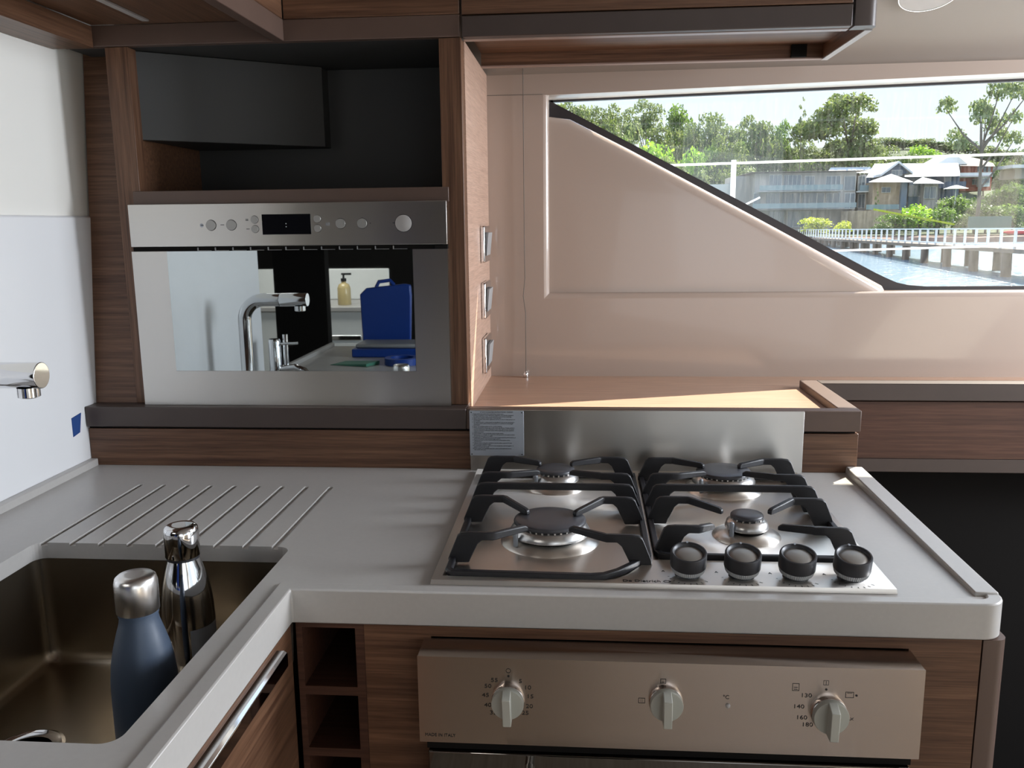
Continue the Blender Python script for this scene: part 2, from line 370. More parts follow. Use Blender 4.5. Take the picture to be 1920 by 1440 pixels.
# rear of the saloon: what the mirrored oven door shows
m = MB(); m.box(-3.2, .2, -3.3, -3.26, -.9, 1.12); struct(m, 'wall_rear', M['black'])
m = MB(); m.box(-3.2, -3.16, -3.26, -.42, -.9, 1.12); struct(m, 'wall_far_left', M['dark'])
m = MB(); m.box(-3.16, LW-.045, -.39, -.36, -.9, 1.12); struct(m, 'wall_partition', M['cream_wall'])
m = MB(); m.box(.2, WX1, -3.3, -3.26, -.9, 0.0); m.box(1.6, WX1, -3.3, -3.26, 0.0, 1.12); m.box(.2, .9, -3.3, -3.26, 0.0, 1.12); m.box(3.16, WX1, -3.26, .96, -.9, -.1); m.box(3.16, WX1, -3.26, .96, .95, 1.16); struct(m, 'wall_right', M['cream_wall'])
# ------------------------------------------------------------------ worktop
ct = thing('worktop', 'pale grey solid surface worktop carrying the sink and gas hob', 'worktop', (-.17, 0, -.04))
def solid(mb):
    me = bpy.data.meshes.new('t'); me.from_pydata(mb.v, [], mb.f); fix(me); o = bpy.data.objects.new('t', me); COL.objects.link(o); return o
poly = [(-.743, -1.09), (-.177, -1.09), (-.177, -.026)] + arc(.672, -.002, .024, -90, 0, 6) + [(.696, .565), (-.743, .565)]
a = MB(); a.prism(poly, -.024, 0)
slab = solid(a)
SX0, SX1, SY0, SY1 = -.606, -.222, -.362, .120
cut = MB(); cut.prism(rrect(SX0, SX1, SY0, SY1, .018, 6), -.1, .1); cuts = [solid(cut)]
for i in range(9):
    x = -.594 + i*(.594-.2465)/8
    c_ = MB(); w = .0045
    c_.prism([(x-w, .112), (x+w, .112)] + arc(x, .405, w, 0, 180, 6), -.0045, .02); cuts.append(solid(c_))
for c_ in cuts:
    b_ = slab.modifiers.new('b', 'BOOLEAN'); b_.operation = 'DIFFERENCE'; b_.object = c_; b_.solver = 'EXACT'
dg = bpy.context.evaluated_depsgraph_get(); me = bpy.data.meshes.new_from_object(slab.evaluated_get(dg)); me.transform(Matrix.Translation(-ROOT[ct.name]))
for c_ in cuts+[slab]: bpy.data.objects.remove(c_)
me.materials.clear(); me.materials.append(M['stone']); o = bpy.data.objects.new('slab', me); COL.objects.link(o); o.parent = ct
m = MB(); apo = [(-.173, -1.09), (-.173, -.030)] + arc(.672, -.002, .028, -90, 0, 8) + [(.70, .565)]
def band(path, w, z0, z1, inner_slope=0.0):
    L_ = []; R2 = []
    for i, p in enumerate(path):
        p0 = Vector(path[max(0, i-1)]); p1 = Vector(path[min(len(path)-1, i+1)]); pv = Vector(p)
        d1 = (pv-p0).normalized() if i > 0 else (p1-pv).normalized(); d2 = (p1-pv).normalized() if i < len(path)-1 else d1
        nn = Vector((-(d1.y+d2.y), d1.x+d2.x)).normalized(); k_ = w/max(.4, nn.dot(Vector((-d1.y, d1.x))))
        L_.append(p); R2.append((pv.x+nn.x*k_, pv.y+nn.y*k_))
    n_ = len(path); vs = [(*p, z0) for p in L_]+[(*p, z0) for p in R2]+[(*p, z1) for p in L_]+[(*(Vector(q)+(Vector(p)-Vector(q)).normalized()*inner_slope), z1) for p, q in zip(L_, R2)]
    fs = []
    for i in range(n_-1): fs += [(i, i+1, 2*n_+i+1, 2*n_+i), (n_+i, n_+i+1, 3*n_+i+1, 3*n_+i), (2*n_+i, 2*n_+i+1, 3*n_+i+1, 3*n_+i), (i, i+1, n_+i+1, n_+i)]
    fs += [(0, n_, 3*n_, 2*n_), (n_-1, 2*n_-1, 4*n_-1, 3*n_-1)]
    return vs, fs
m.add(*band(apo, .031, -.043, .0030, .014)); m.build('front_edge', M['stone'], ct, bevel=.0022)
m = MB(); m.hexa([(.670, .0, -.002), (.6993, .0, -.002), (.6993, .530, -.002), (.670, .530, -.002), (.671, .0, .0050), (.6993, .0, .0050), (.6993, .530, .0125), (.671, .530, .0125)]); m.build('side_upstand', M['stone'], ct, bevel=.0018)
m = MB(); m.box(LW, -.7425, -1.09, .531, -.024, .014); m.build('wall_upstand', M['stone'], ct, bevel=.002)
for x, y in ((-.322, .292), (-.316, .262)):
    pass
# ------------------------------------------------------------------ sink
sk = thing('sink', 'rectangular brushed steel undermount sink holding two bottles', 'sink', (-.41, -.12, -.205))
m = MB(); SZ = -.187
prof = [(-.024, -.004), (-.026, 0), (-.10, .002), (SZ+.020, .004), (SZ+.008, .008), (SZ+.002, .014), (SZ, .024)]
vs = []; fs = []; nq = None
for z, ins in prof:
    pl = rrect(SX0-.004+ins, SX1+.004-ins, SY0-.004+ins, SY1+.004-ins, max(.012, .022-ins*.2), 6)
    nq = len(pl); vs += [(x, y, z) for x, y in pl]
for k in range(len(prof)-1):
    for i in range(nq): fs.append((k*nq+i, k*nq+(i+1) % nq, (k+1)*nq+(i+1) % nq, (k+1)*nq+i))
fs.append(tuple((len(prof)-1)*nq+i for i in range(nq))); m.add(vs, fs)
o = m.build('bowl', M['steel_sink'], sk, smooth=60)
m = MB(); m.lathe([(.045, 0), (.045, .0025), (.041, .004), (.038, .002), (.030, .0012), (.030, 0)], (-.497, -.105, SZ), 40)
m.build('drain', M['chrome'], sk)
# ------------------------------------------------------------------ bottles
def bottle(name, label, x, y, body, capm, H, r, tilt=None):
    t = thing(name, label, 'bottle', (x, y, SZ+.0005))
    m = MB(); p = [(r*.93, 0), (r, .004), (r, .125), (r*.985, .145), (r*.93, .165), (r*.84, .182), (r*.70, .200), (r*.60, .2115), (r*.565, .219), (r*.565, H-.047)]
    m.lathe(p, (x, y, SZ+.0005), 48); m.build('body', body, t, smooth=60)
    zc = SZ+.0005+H-.046; m = MB()
    m.lathe([(r*.60, 0), (r*.635, .0012), (r*.64, .026), (r*.64, .034), (r*.60, .0395), (r*.52, .042), (r*.30, .0425), (.0005, .0425)], (x, y, zc), 48)
    m.build('cap', capm, t, smooth=50)
    m = MB(); m.lathe([(r*.58, -.003), (r*.60, -.003), (r*.60, .001), (r*.58, .001)], (x, y, zc), 40); m.build('seal_ring', M['knob_black'] if capm is M['chrome'] else body, t)
    return t
bottle('water_bottle', 'matt blue-grey steel water bottle with brushed lid standing in sink', -.2955, -.172, M['blue_paint'], M['brushed_cap'], .270, .0355)
cb = bottle('water_bottle', 'shiny chrome water bottle with label, behind the blue one', -.3285, .008, M['chrome'], M['chrome'], .262, .0345)
m = MB()
vs = []; 
for k in range(9):
    a_ = math.radians(-62+k*9); 
    for z in (.02, .125): vs.append((-.3285+.0349*math.cos(a_), .008+.0349*math.sin(a_), SZ+z))
m.add(vs, [(2*k, 2*k+2, 2*k+3, 2*k+1) for k in range(8)]); m.build('paper_label', M['plaque'], cb)
# ------------------------------------------------------------------ taps
tp = thing('kitchen_tap', 'chrome kitchen tap with square-bent spout reaching over sink', 'tap', (-.655, 0, 0))
m = MB(); m.lathe([(.028, 0), (.028, .006), (.024, .010), (.0215, .012)], (-.655, 0, 0), 32); m.build('base', M['chrome'], tp)
path = [(-.655, 0, .010), (-.655, 0, .2185)] + [(-.655+.052*(1-math.cos(a)), 0, .2185+.052*math.sin(a)) for a in [math.pi/2*i/8 for i in range(1, 9)]] + [(-.56, 0, .2705), (-.560, 0, .2705), (-.490, 0, .2705)]
m = MB(); m.tube(path[:-2], .0165, 24); m.build('spout', M['chrome'], tp, smooth=50)
m = MB(); m.tube([(-.5605, 0, .2705), (-.556, 0, .2705), (-.490, 0, .2705)], [.0150, .0168, .0168], 32); m.build('pull_out_head', M['chrome'], tp, bevel=.0008)
m = MB(); m.lathe([(.0135, 0), (.0135, -.012), (.011, -.0135), (.004, -.0135)], (-.510, 0, .2552), 24); m.build('aerator', M['chrome'], tp)
fx, fy = -.690, -.30
st = thing('filter_tap', 'small chrome filter tap with lever beside the kitchen tap', 'tap', (fx, fy, 0))
m = MB(); m.lathe([(.022, 0), (.022, .005), (.018, .008), (.018, .125), (.015, .132), (.0005, .132)], (fx, fy, 0), 24); m.build('body', M['chrome'], st)
m = MB(); m.tube([(fx+.016, fy, .045), (fx+.055, fy, .050), (fx+.085, fy, .040), (fx+.105, fy, .012)], .0095, 14); m.build('spout', M['chrome'], st, smooth=60)
m = MB(); m.tube([(fx+.030, fy-.006, .035), (fx+.030, fy-.006, .145)], .0075, 14); m.tube([(fx+.014, fy, .118), (fx+.068, fy, .120)], .004, 8); m.build('lever', M['chrome'], st)
# ------------------------------------------------------------------ shelf ledge behind the worktop
lg = thing('raised_ledge', 'teak ledge with brown raised lip running along behind the worktop', 'shelf', (-.03, .7, 0))
m = MB(); m.box(LW+.001, -.012, .531, .56, .0, .073); m.build('front_panel', M['wood_x'], lg, bevel=.0008)
m = MB(); m.box(.592, .690, .531, .56, .0, .073); m.box(.672, .690, .56, .80, 0, .073); m.build('end_panel', M['wood_x'], lg, bevel=.0008)
m = MB(); m.box(-.76+.004, .685, .536, .80, .0715, .0785); m.build('shadow_gap', M['black'], lg)
m = MB(); m.box(-.764+.008, -.020, .525, .59, .0775, .1165); m.build('left_lip', M['trim'], lg, bevel=.002)
m = MB(); m.box(-.020, .692, .5265, .551, .0775, .1165); m.build('front_lip', M['trim2'], lg, bevel=.0015)
m = MB(); m.box(.657, .692, .551, .836, .0775, .1165); m.build('side_lip', M['trim2'], lg, bevel=.0015)
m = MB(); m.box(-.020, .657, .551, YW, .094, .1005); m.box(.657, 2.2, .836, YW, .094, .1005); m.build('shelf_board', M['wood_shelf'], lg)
# continuation to the right, over the dark berth opening
rb = thing('side_cabinet', 'long shaded teak cabinet front under the window right of hob', 'cabinet', (1.5, .82, -.9))
m = MB(); m.box(.692, 2.8, .797, .836, .0795, .1165); m.build('top_lip', M['trim'], rb, bevel=.0015)
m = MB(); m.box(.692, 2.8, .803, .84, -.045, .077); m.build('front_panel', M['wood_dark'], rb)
m = MB(); m.box(.692, 2.8, .801, .84, -.075, -.046); m.build('lower_trim', M['trim'], rb, bevel=.001)
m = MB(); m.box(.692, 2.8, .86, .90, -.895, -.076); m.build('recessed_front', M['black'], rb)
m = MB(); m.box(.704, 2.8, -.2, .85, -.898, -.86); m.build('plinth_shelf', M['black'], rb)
# ------------------------------------------------------------------ hob
hb = thing('gas_hob', 'four-burner stainless steel gas hob with black pan supports', 'hob', (.29, .25, 0))
m = MB()
hpoly = [(0, 0), (.58, 0), (.58, .51), (0, .51)]
well = [(.014, .500), (.014, .014), (.222, .010), (.238, .016), (.252, .030), (.268, .056), (.280, .075), (.296, .082), (.566, .083), (.566, .500)]
outer_h = [(.0, .51), (0, 0), (.21, 0), (.24, 0), (.26, 0), (.28, 0), (.30, 0), (.32, 0), (.58, 0), (.58, .51)]
nW = len(well); zt, zw = .0065, .0022
vs = [(*p, .0001) for p in outer_h]+[(p[0]+(.29-p[0])*.004, p[1]+(.25-p[1])*.004, zt) for p in outer_h]+[(*p, zt) for p in well]+[(p[0]+(.29-p[0])*.012, p[1]+(.27-p[1])*.012, zw) for p in well]
fs = []
for i in range(nW):
    j = (i+1) % nW
    for A in range(3): fs.append((A*nW+i, A*nW+j, (A+1)*nW+j, (A+1)*nW+i))
fs.append(tuple(3*nW+i for i in range(nW)))
m.add(vs, fs); m.build('hob_plate', M['steel_hob'], hb, smooth=25)
def burner(x, y, rc, rr, rd, small=False):
    m = MB(); m.lathe([(rd, 0), (rd*.97, .003), (rd*.80, .0065), (rr*.92, .0075), (rr*.9, .0075)], (x, y, zw), 56)
    o = m.build('burner', M['steel_hob'], hb, smooth=60); tag(o, 'dished steel burner base')
    m = MB(); m.lathe([(rr*.80, .006), (rr*.86, .014)], (x, y, zw), 48); m.build('burner_base', M['black'], o)
    m = MB(); m.lathe([(rr*.86, .012), (rr, .0135), (rr*1.0, .016), (rr*.93, .023), (rc*.94, .0275), (rc*.90, .0275)], (x, y, zw), 56)
    for k in range(int(rc*700)):
        a_ = 2*math.pi*k/int(rc*700); c_, s_ = math.cos(a_), math.sin(a_); r0 = rc*.95
        m.add([(x+(r0*c_-.0013*s_), y+(r0*s_+.0013*c_), zw+.024), (x+(r0*c_+.0013*s_), y+(r0*s_-.0013*c_), zw+.024), (x+((r0+.0014)*c_+.0013*s_), y+((r0+.0014)*s_-.0013*c_), zw+.024), (x+((r0+.0014)*c_-.0013*s_), y+((r0+.0014)*s_+.0013*c_), zw+.024),
               (x+(r0*c_-.0013*s_), y+(r0*s_+.0013*c_), zw+.029), (x+(r0*c_+.0013*s_), y+(r0*s_-.0013*c_), zw+.029), (x+((r0+.0014)*c_+.0013*s_), y+((r0+.0014)*s_-.0013*c_), zw+.029), (x+((r0+.0014)*c_-.0013*s_), y+((r0+.0014)*s_+.0013*c_), zw+.029)],
              [(0,1,2,3),(4,5,6,7),(0,1,5,4),(1,2,6,5),(2,3,7,6),(3,0,4,7)])
    m.build('flame_ring', M['alu'], o, smooth=50)
    m = MB(); m.lathe([(rc*.93, .0268), (rc*.99, .0282), (rc, .0305), (rc*.985, .0325), (rc*.93, .0338), (rc*.5, .0345), (.0005, .0347)], (x, y, zw), 56)
    m.build('burner_cap', M['enamel'], o, smooth=60)
    m = MB(); m.lathe([(.0035, .006), (.0035, .026), (.002, .028)], (x-rr*.80, y-rr*.72, zw), 10); m.build('igniter', M['plaque'], o)
burner(.1475, .160, .052, .058, .071)
burner(.1480, .420, .033, .040, .052)
burner(.4345, .420, .046, .053, .066)
burner(.4320, .192, .0235, .031, .049)
def arm(m, xf, s, y, end=None, bend=.042, xe2=None):
    zt_, hb_ = .0475, .0365
    st = [(xf, y, .011, .006), (xf+.013*s, y, .043, .005), (xf+.018*s, y, .0465, .005), (xf+.028*s, y, zt_, .005), (xf+.030*s, y, zt_, .010), (xf+.040*s, y, zt_, .031), (xf+.046*s, y, zt_, hb_)]
    if end is None: return st
    st += [(xf+(bend+.018)*s, y, zt_, hb_), (xf+(bend+.022)*s, y+(.003 if end[1] > y else -.003), zt_, hb_), (end[0]-.004*s, end[1]-(.003 if end[1] > y else -.003), zt_-.002, hb_), (end[0], end[1], zt_-.005, hb_)]
    m.strip(st, .0075); return st
def support(xl, xr, rows, bar, frame, name='pan_support'):
    m = MB(); m.loop(frame, .0085, .0035, .013)
    for y, el, er in rows:
        arm(m, xl, 1, y, el); arm(m, xr, -1, y, er)
    A = arm(m, xl, 1, bar); B = arm(m, xr, -1, bar); m.strip(A+B[::-1], .0075)
    for x in (xl+.012, xr-.012):
        for y in (frame[0][1]+.02, bar, .44): m.lathe([(.004, 0), (.005, .006)], (x, y, zw), 8)
    return m.build(name, M['iron'], hb, bevel=.0016)
support(.014, .286, [(.066, (.118, .104), (.177, .104)), (.226, (.116, .170), (.182, .166)), (.352, (.122, .377), (.174, .377)), (.452, (.122, .428), (.174, .428))], .292,
        [(.022, .470), (.020, .026), (.026, .019), (.205, .0145), (.222, .018), (.240, .032), (.262, .058), (.276, .076), (.283, .090), (.284, .470)])
support(.292, .566, [(.106, (.374, .124), (.462, .124)), (.232, (.396, .186), (.462, .186)), (.356, (.398, .382), (.460, .382)), (.452, (.402, .424), (.460, .424))], .294,
        [(.298, .470), (.296, .104), (.300, .094), (.310, .090), (.552, .090), (.560, .096), (.562, .106), (.562, .470)])
for kx in (.329, .397, .465, .533):
    ky = .0335; kparts = []
    m = MB(); m.lathe([(.0150, 0), (.0165, .002), (.0183, .009)], (kx, ky, zt), 40); o = m.build('knob', M['knob_black'], hb); kparts.append(o)
    m = MB(); n_ = 56; vs = []
    for z, r in ((.0055, .0205), (.0125, .0224)):
        for k in range(n_*2): rr = r + (.0007 if k % 2 else 0); a_ = math.pi*k/n_; vs.append((kx+rr*math.cos(a_), ky+rr*math.sin(a_), zt+z))
    q = n_*2; m.add(vs, [(k, (k+1) % q, q+(k+1) % q, q+k) for k in range(q)]+[tuple(range(q)), tuple(range(q, 2*q))]); kparts.append(m.build('grip', M['knob_grip'], o, smooth=0))
    m = MB(); m.lathe([(.0204, .0122), (.0229, .0126), (.0228, .0300), (.0222, .0313), (.0205, .0315), (.0185, .0300), (.0175, .0270)], (kx, ky, zt), 48); kparts.append(m.build('collar', M['knob_black'], o, smooth=40))
    m = MB(); m.lathe([(.0185, .0265), (.0175, .0277), (.012, .0290), (.006, .0298), (.0004, .0301)], (kx, ky, zt), 48); kparts.append(m.build('cap', M['knob_cap'], o, smooth=60))
    m = MB(); m.box(kx-.0012, kx+.0012, ky+.0195, ky+.0228, zt+.0300, zt+.0319); kparts.append(m.build('pointer', M['plaque'], o))
    pv = Vector((kx, ky, zt))-ROOT[hb.name]; T_ = Matrix.Translation(pv+Vector((0, 0, .0035))) @ Matrix.Rotation(math.radians(14), 4, 'X') @ Matrix.Translation(-pv)
    for o_ in kparts: o_.data.transform(T_)
    m = MB(); m.lathe([(.0165, -.0002), (.0150, .004), (.012, .008)], (kx, ky, zt), 32); m.build('knob_boss', M['knob_black'], o)
    ky = .0275; mk = MB()
    for k in range(9):
        a_ = math.radians(186+k*17); mk.add([(kx+rr*math.cos(a_+da), ky+.001+rr*math.sin(a_+da), zt+.0003) for rr, da in ((.0240, -.02), (.0240, .02), (.0262+k*.0003, .02), (.0262+k*.0003, -.02))], [(0, 1, 2, 3)])
    mk.build('dial_marks', M['ink'], hb, smooth=0)
    text('A', .0065, (kx-.0325, ky+.0135, zt+.0002), M['ink'], hb, name='dial_letter')
text('De Dietrich', .0098, (.2445, .0065, zt+.0002), M['ink'], hb, name='logo_lettering', width=1.02)
m = MB(); m.loop([(.3005+.0042*math.cos(a), .0095+.0028*math.sin(a)) for a in [2*math.pi*k/16 for k in range(16)]], .0008, zt+.0001, zt+.0004); m.box(.3030, .3060, .0098, .0106, zt+.0001, zt+.0004); m.build('logo_emblem', M['ink'], hb, smooth=0)
# ------------------------------------------------------------------ splash plate and notice
sp = thing('splashback', 'brushed steel splash plate standing behind the gas hob', 'splashback', (.29, .523, 0))
m = MB(); m.box(-.013, .591, .5215, .5265, .0002, .1155); m.build('steel_plate', M['steel'], sp, bevel=.0006)
pq = thing('notice_plate', 'small silver plate of printed gas safety instructions', 'sign', (.036, .5205, .029))
m = MB(); m.box(-.0135, .0868, .5200, .5213, .0290, .1142); m.build('plate', M['plaque'], pq, bevel=.0004)
for x in (-.0100, .0832):
    for z in (.0320, .1112): m = MB(); m.lathe([(.0012, -.0008), (.0009, .0)], (x, .5202, z), 10, 'y'); m.build('screw', M['ink'], pq)
text('LP GAS CONSUMER INSTRUCTIONS - MARINE', .0032, (.0366, .5199, .1108), M['ink'], pq, 'front', 'heading', 'CENTER', .92)
body = ["1  Keep appliances under direct operating outside users", "2  Check connections at the appliances, regulators and cylinder frequently", "    for leaks with soapy water, or its equivalent; test all hose couplings.",
"3  Never use a match or flame when checking leaks.", "4  Always position valve when appliances are not in use or when persons on", "    board sleep.", "5  An appliance with a continuously burning flame must not be operating in",
"    any space where petrol fumes are present on a marine LP. It is danger", "    of ill health.", "6  Never use cooking appliances for comfort heating.", "7  When you smell or detect gas in the vessel, gas system, the gas cylinders",
"    must be checked by only a licensed or main valve agency, and the vessel", "    must be checked to eliminate vapour before lighting up. If the appliance", "    is lighted by hand.", "8  If the cylinder is not connected, never smoke nearby.",
"9  Always store or change out of gas and cooking space in an open position.", "    All cylinders secured not in cabin.", "10 Installation or replacement of the LP gas system must be performed by an", "    authorised person. Connections of gas systems.",
"11 Appliances must not be moved without the authorisation of the", "    manufacturer.", "12 Always ensure adequate ventilation and the safety supports of vent.", "    always remain between stages.", "13 In ventilated condition, operation must comply be ordered supplier at",
"    always one hour per week.", "14 If the vessel is so equipped, pay care, area not be used and service.", "    Ask vessel with care."]
text('\n'.join(body), .00262, (-.0085, .5199, .1076), M['ink'], pq, 'front', 'instructions', 'LEFT', .98, 1.0)
# ------------------------------------------------------------------ microwave housing
hs = thing('microwave_housing', 'tall teak cabinet with open dark niche around the microwave', 'cabinet', (-.35, .75, .117))
YS = .562
m = MB(); m.box(-.671, -.628, YS, YS+.03, .1168, .7745); m.build('left_stile', M['wood_z'], hs, bevel=.001)
m = MB(); m.box(-.060, -.0205, YS, YS+.03, .1168, .7745); m.build('right_stile', M['wood_z'], hs, bevel=.001)
m = MB(); m.box(-.028, -.0185, YS+.0302, .9665, .1006, .7745); m.build('side_panel', M['wood_pale'], hs)
m = MB(); m.hexa([(LW+.002, .566, .1168), (-.655, .566, .1168), (-.655, .60, .1168), (LW+.002, .60, .1168), (LW-.006, .652, .79), (-.655, .652, .79), (-.655, .69, .79), (LW-.006, .69, .79)])
m.build('sloping_filler', M['wood_x'], hs)
m = MB(); m.box(-.640, -.048, YS-.004, YS+.02, .4930, .5190); m.build('niche_rail', M['trim2'], hs, bevel=.001)
m = MB(); m.box(-.640, -.028, YS+.02, .95, .5050, .5190); m.build('niche_floor', M['wood_x'], hs)
m = MB(); m.box(-.646, -.636, YS+.03, .95, .1168, .7745); m.build('niche_left_side', M['wood_x'], hs)
m = MB(); m.box(-.640, -.028, .855, .870, .5195, .7745); m.build('back_panel', M['dark'], hs)
m = MB(); m.hexa([(-.634, .596, .6145), (-.344, .812, .6145), (-.344, .8548, .6145), (-.634, .8548, .6145), (-.634, .596, .7740), (-.344, .812, .7740), (-.344, .8548, .7740), (-.634, .8548, .7740)])
m.build('corner_duct_box', M['dark'], hs, bevel=.001)
m = MB(); m.box(-.6355, -.0285, .62, .95, .1172, .135); m.build('microwave_platform', M['black'], hs)
# ------------------------------------------------------------------ microwave
mw = thing('microwave_oven', 'built-in stainless steel microwave oven with mirrored door', 'microwave', (-.348, .56, .1168))
YM = .547
m = MB(); m.box(-.622, -.070, YM+.022, .84, .136, .488); m.build('carcass', M['black'], mw)
m = MB(); m.box(-.6445, -.0515, YM+.004, YM+.016, .4055, .4165); m.build('vent_strip', M['black'], mw)
for k in range(12):
    x = -.520+k*.0335
    m = MB(); m.box(x, x+.026, YM+.0015, YM+.006, .4090, .4098); m.box(x, x+.0016, YM+.0015, YM+.006, .4098, .4150); m.build('vent_slot', M['toolgrey'], mw)
m = MB(); m.box(-.074, -.0535, YM+.0005, YM+.012, .4095, .4150); m.build('door_hinge_pin', M['chrome'], mw)
m = MB(); m.box(-.6465, -.0510, YM, YM+.014, .4170, .4945); cp = m.build('control_panel', M['steel'], mw, bevel=.0008)
def button(x, z, r, parent, proud=.0022):
    m = MB(); m.lathe([(r*1.07, .0), (r*1.07, -.0003), (r*1.0, -.0003)], (x, YM, z), 32, 'y'); o = m.build('button_bezel', M['ink'], parent, smooth=0)
    m = MB(); m.lathe([(r, 0), (r, -proud), (r*.96, -proud-.0003), (.0003, -proud-.0003)], (x, YM, z), 32, 'y'); return m.build('button', M['knob_cap'] if r < .0118 else M['led'], parent)
for x, z, r in ((-.4895, .4555, .0094), (-.4510, .4555, .0094), (-.4065, .4648, .0068), (-.4065, .4478, .0068), (-.2890, .4648, .0068), (-.2890, .4478, .0068), (-.2460, .4560, .0090), (-.2060, .4560, .0090), (-.1300, .4552, .0150)):
    button(x, z, r, mw)
m = MB(); m.box(-.3925, -.3015, YM-.0012, YM+.002, .4375, .4740); m.build('display', M['display'], mw)
text(':', .016, (-.3475, YM-.0015, .4505), M['white_lac'], mw, 'front', 'display_digits', 'CENTER')
mk = MB()
for x, z, w in ((-.5065, .4555, .005), (-.4680, .4560, .007), (-.4210, .4655, .005), (-.4210, .4635, .005), (-.4200, .4480, .006), (-.1480, .4560, .004), (-.1910, .4560, .002)):
    mk = MB(); mk.box(x-w/2, x+w/2, YM-.0004, YM, z-.0005, z+.0005); mk.build('printed_symbol', M['ink'], mw, smooth=0)
mk = MB(); mk.lathe([(.0034, -.0003), (.0034, 0)], (-.5075, YM, .4555), 20, 'y'); mk.build('stop_symbol', M['plaque'], mw)
text('60', .0085, (-.2745, YM-.0003, .4525), M['plaque'], mw, 'front', 'printed_number')
dr = MB()
dx0, dx1, dz0, dz1 = -.6465, -.0510, .1170, .4085; gx0, gx1, gz0, gz1 = -.5785, -.1150, .1830, .4070
dr.box(dx0, gx0, YM, YM+.018, dz0, dz1); dr.box(gx1, dx1, YM, YM+.018, dz0, dz1); dr.box(gx0, gx1, YM, YM+.018, dz0, gz0)
d_o = dr.build('door', M['steel'], mw)
m = MB(); m.box(gx0+.0004, gx1-.0004, YM-.0006, YM+.018, gz0+.0004, dz1); m.build('door_glass', M['mirror_glass'], d_o)
# ------------------------------------------------------------------ switches on the cabinet side
def plate(z0, z1, y0, y1, rockers, label):
    t = thing('switch_plate', label, 'switch', (-.015, (y0+y1)/2, (z0+z1)/2), 'switch and socket plates on the cabinet side')
    m = MB(); m.box(-.0184, -.0085, y0, y1, z0, z1); m.build('frame', M['chrome'], t, bevel=.003)
    w = (y1-y0-.036)/rockers
    for k in range(rockers):
        ya = y0+.018+k*w
        m = MB(); m.hexa([(-.0085, ya, z0+.014), (-.0065, ya, z0+.014), (-.0065, ya+w-.003, z0+.014), (-.0085, ya+w-.003, z0+.014), (-.0085, ya, z1-.014), (-.0015, ya, z1-.014), (-.0015, ya+w-.003, z1-.014), (-.0085, ya+w-.003, z1-.014)])
        m.build('rocker', M['toolgrey'], t, bevel=.001)
plate(.372, .448, .785, .895, 1, 'topmost chromed switch plate with one rocker on the cabinet side')
plate(.254, .330, .785, .895, 2, 'middle chromed double switch plate on the cabinet side')
plate(.137, .213, .785, .895, 2, 'lowest chromed double switch plate just above the shelf')
# thin cord hanging down the hull side to a small peg in the shelf
m = MB(); m.tube([(.0625, .958, .79), (.0625, .958, .40), (.0632, .958, .33), (.0590, .958, .288), (.0640, .958, .250), (.0640, .955, .112)], .0009, 6)
cd_ = thing('blind_cord', 'thin cord hanging down the cream wall to a metal peg', 'cord', (.0625, .955, .1006))
m.build('cord', M['wire'], cd_)
m = MB(); m.lathe([(.0055, 0), (.0060, .001), (.0060, .010), (.0050, .0115), (.0040, .0125), (.0035, .014), (.001, .0145)], (.0640, .950, .1006), 20); m.build('peg', M['chrome'], cd_)
m = MB(); m.tube([(.0640, .955, .113), (.0640, .950, .112)], .0009, 6); m.build('hook', M['wire'], cd_)
# seams of the hull lining panels
m = MB(); m.box(-.018, .105, YW-.0008, YW+.001, .7308, .7318); struct(m, 'trim_4', M['wire'])
m = MB(); m.hexa([(LW-.0002, .480, .068), (LW+.0008, .480, .068), (LW+.0008, .503, .072), (LW-.0002, .503, .072), (LW-.0002, .480, .104), (LW+.0008, .480, .104), (LW+.0008, .512, .108), (LW-.0002, .512, .108)])
tag(m.build('masking_tape', M['tape']), 'small scrap of blue masking tape stuck low on the white wall', 'tape')
# ------------------------------------------------------------------ overhead lockers
FZ = .7750
ol = thing('overhead_locker', 'teak overhead locker above the dark niche', 'cabinet', (-.2, .6, .7735))
m = MB(); m.box(-.335, -.0215, .556, .575, .812, .935); m.build('locker_front', M['wood_x'], ol, bevel=.0012)
m = MB(); m.box(-.750, -.0215, .557, .575, FZ, .8115); m.build('lower_trim', M['trim2'], ol, bevel=.0012)
m = MB(); m.box(-.745, -.0215, .575, .88, .7750, .7790); m.build('underside', M['dark'], ol)
rl = thing('overhead_locker', 'long teak overhead locker with dark lower rail beside the window', 'cabinet', (.33, .6, .7735))
m = MB(); m.box(-.0175, .645, .555, .574, .8105, .935); m.build('locker_front', M['wood_x'], rl, bevel=.0012)
m = MB(); m.box(-.0175, .645, .5545, .574, .7735, .8085); m.build('lower_rail', M['trim'], rl, bevel=.0015)
m = MB(); m.box(-.0175, .645, .5745, .592, .7725, .7770); m.build('rail_underside_strip', M['trim_lit'], rl)
m = MB(); m.prism([(.6495, .556)]+arc(.672, .570, .0155, -90, 0, 5)+[(.6875, .59), (.6495, .59)], .7735, .925); m.build('corner_post', M['trim'], rl, smooth=40)
m = MB(); m.box(.676, .6875, .59, .868, .7735, .836); m.build('end_panel', M['wood_y'], rl)
m = MB(); m.box(.6755, .6882, .588, .868, .7715, .7735); m.build('end_lit_edge', M['led'], rl)  # pale strip: light on the end board's lower edge put into colour
m = MB(); m.box(-.0175, .676, .592, .868, .800, .812); m.build('underside', M['wood_x'], rl)
m = MB(); m.box(-.0175, .676, .855, .868, .7750, .800); m.build('rear_rail', M['wood_x'], rl)
m = MB(); m.box(-.0175, .676, .853, .870, .7725, .7750); m.build('rear_edging', M['trim_lit'], rl)
m = MB(); m.box(.612, .642, .846, .855, .7760, .800); m.build('latch_block', M['black'], rl)
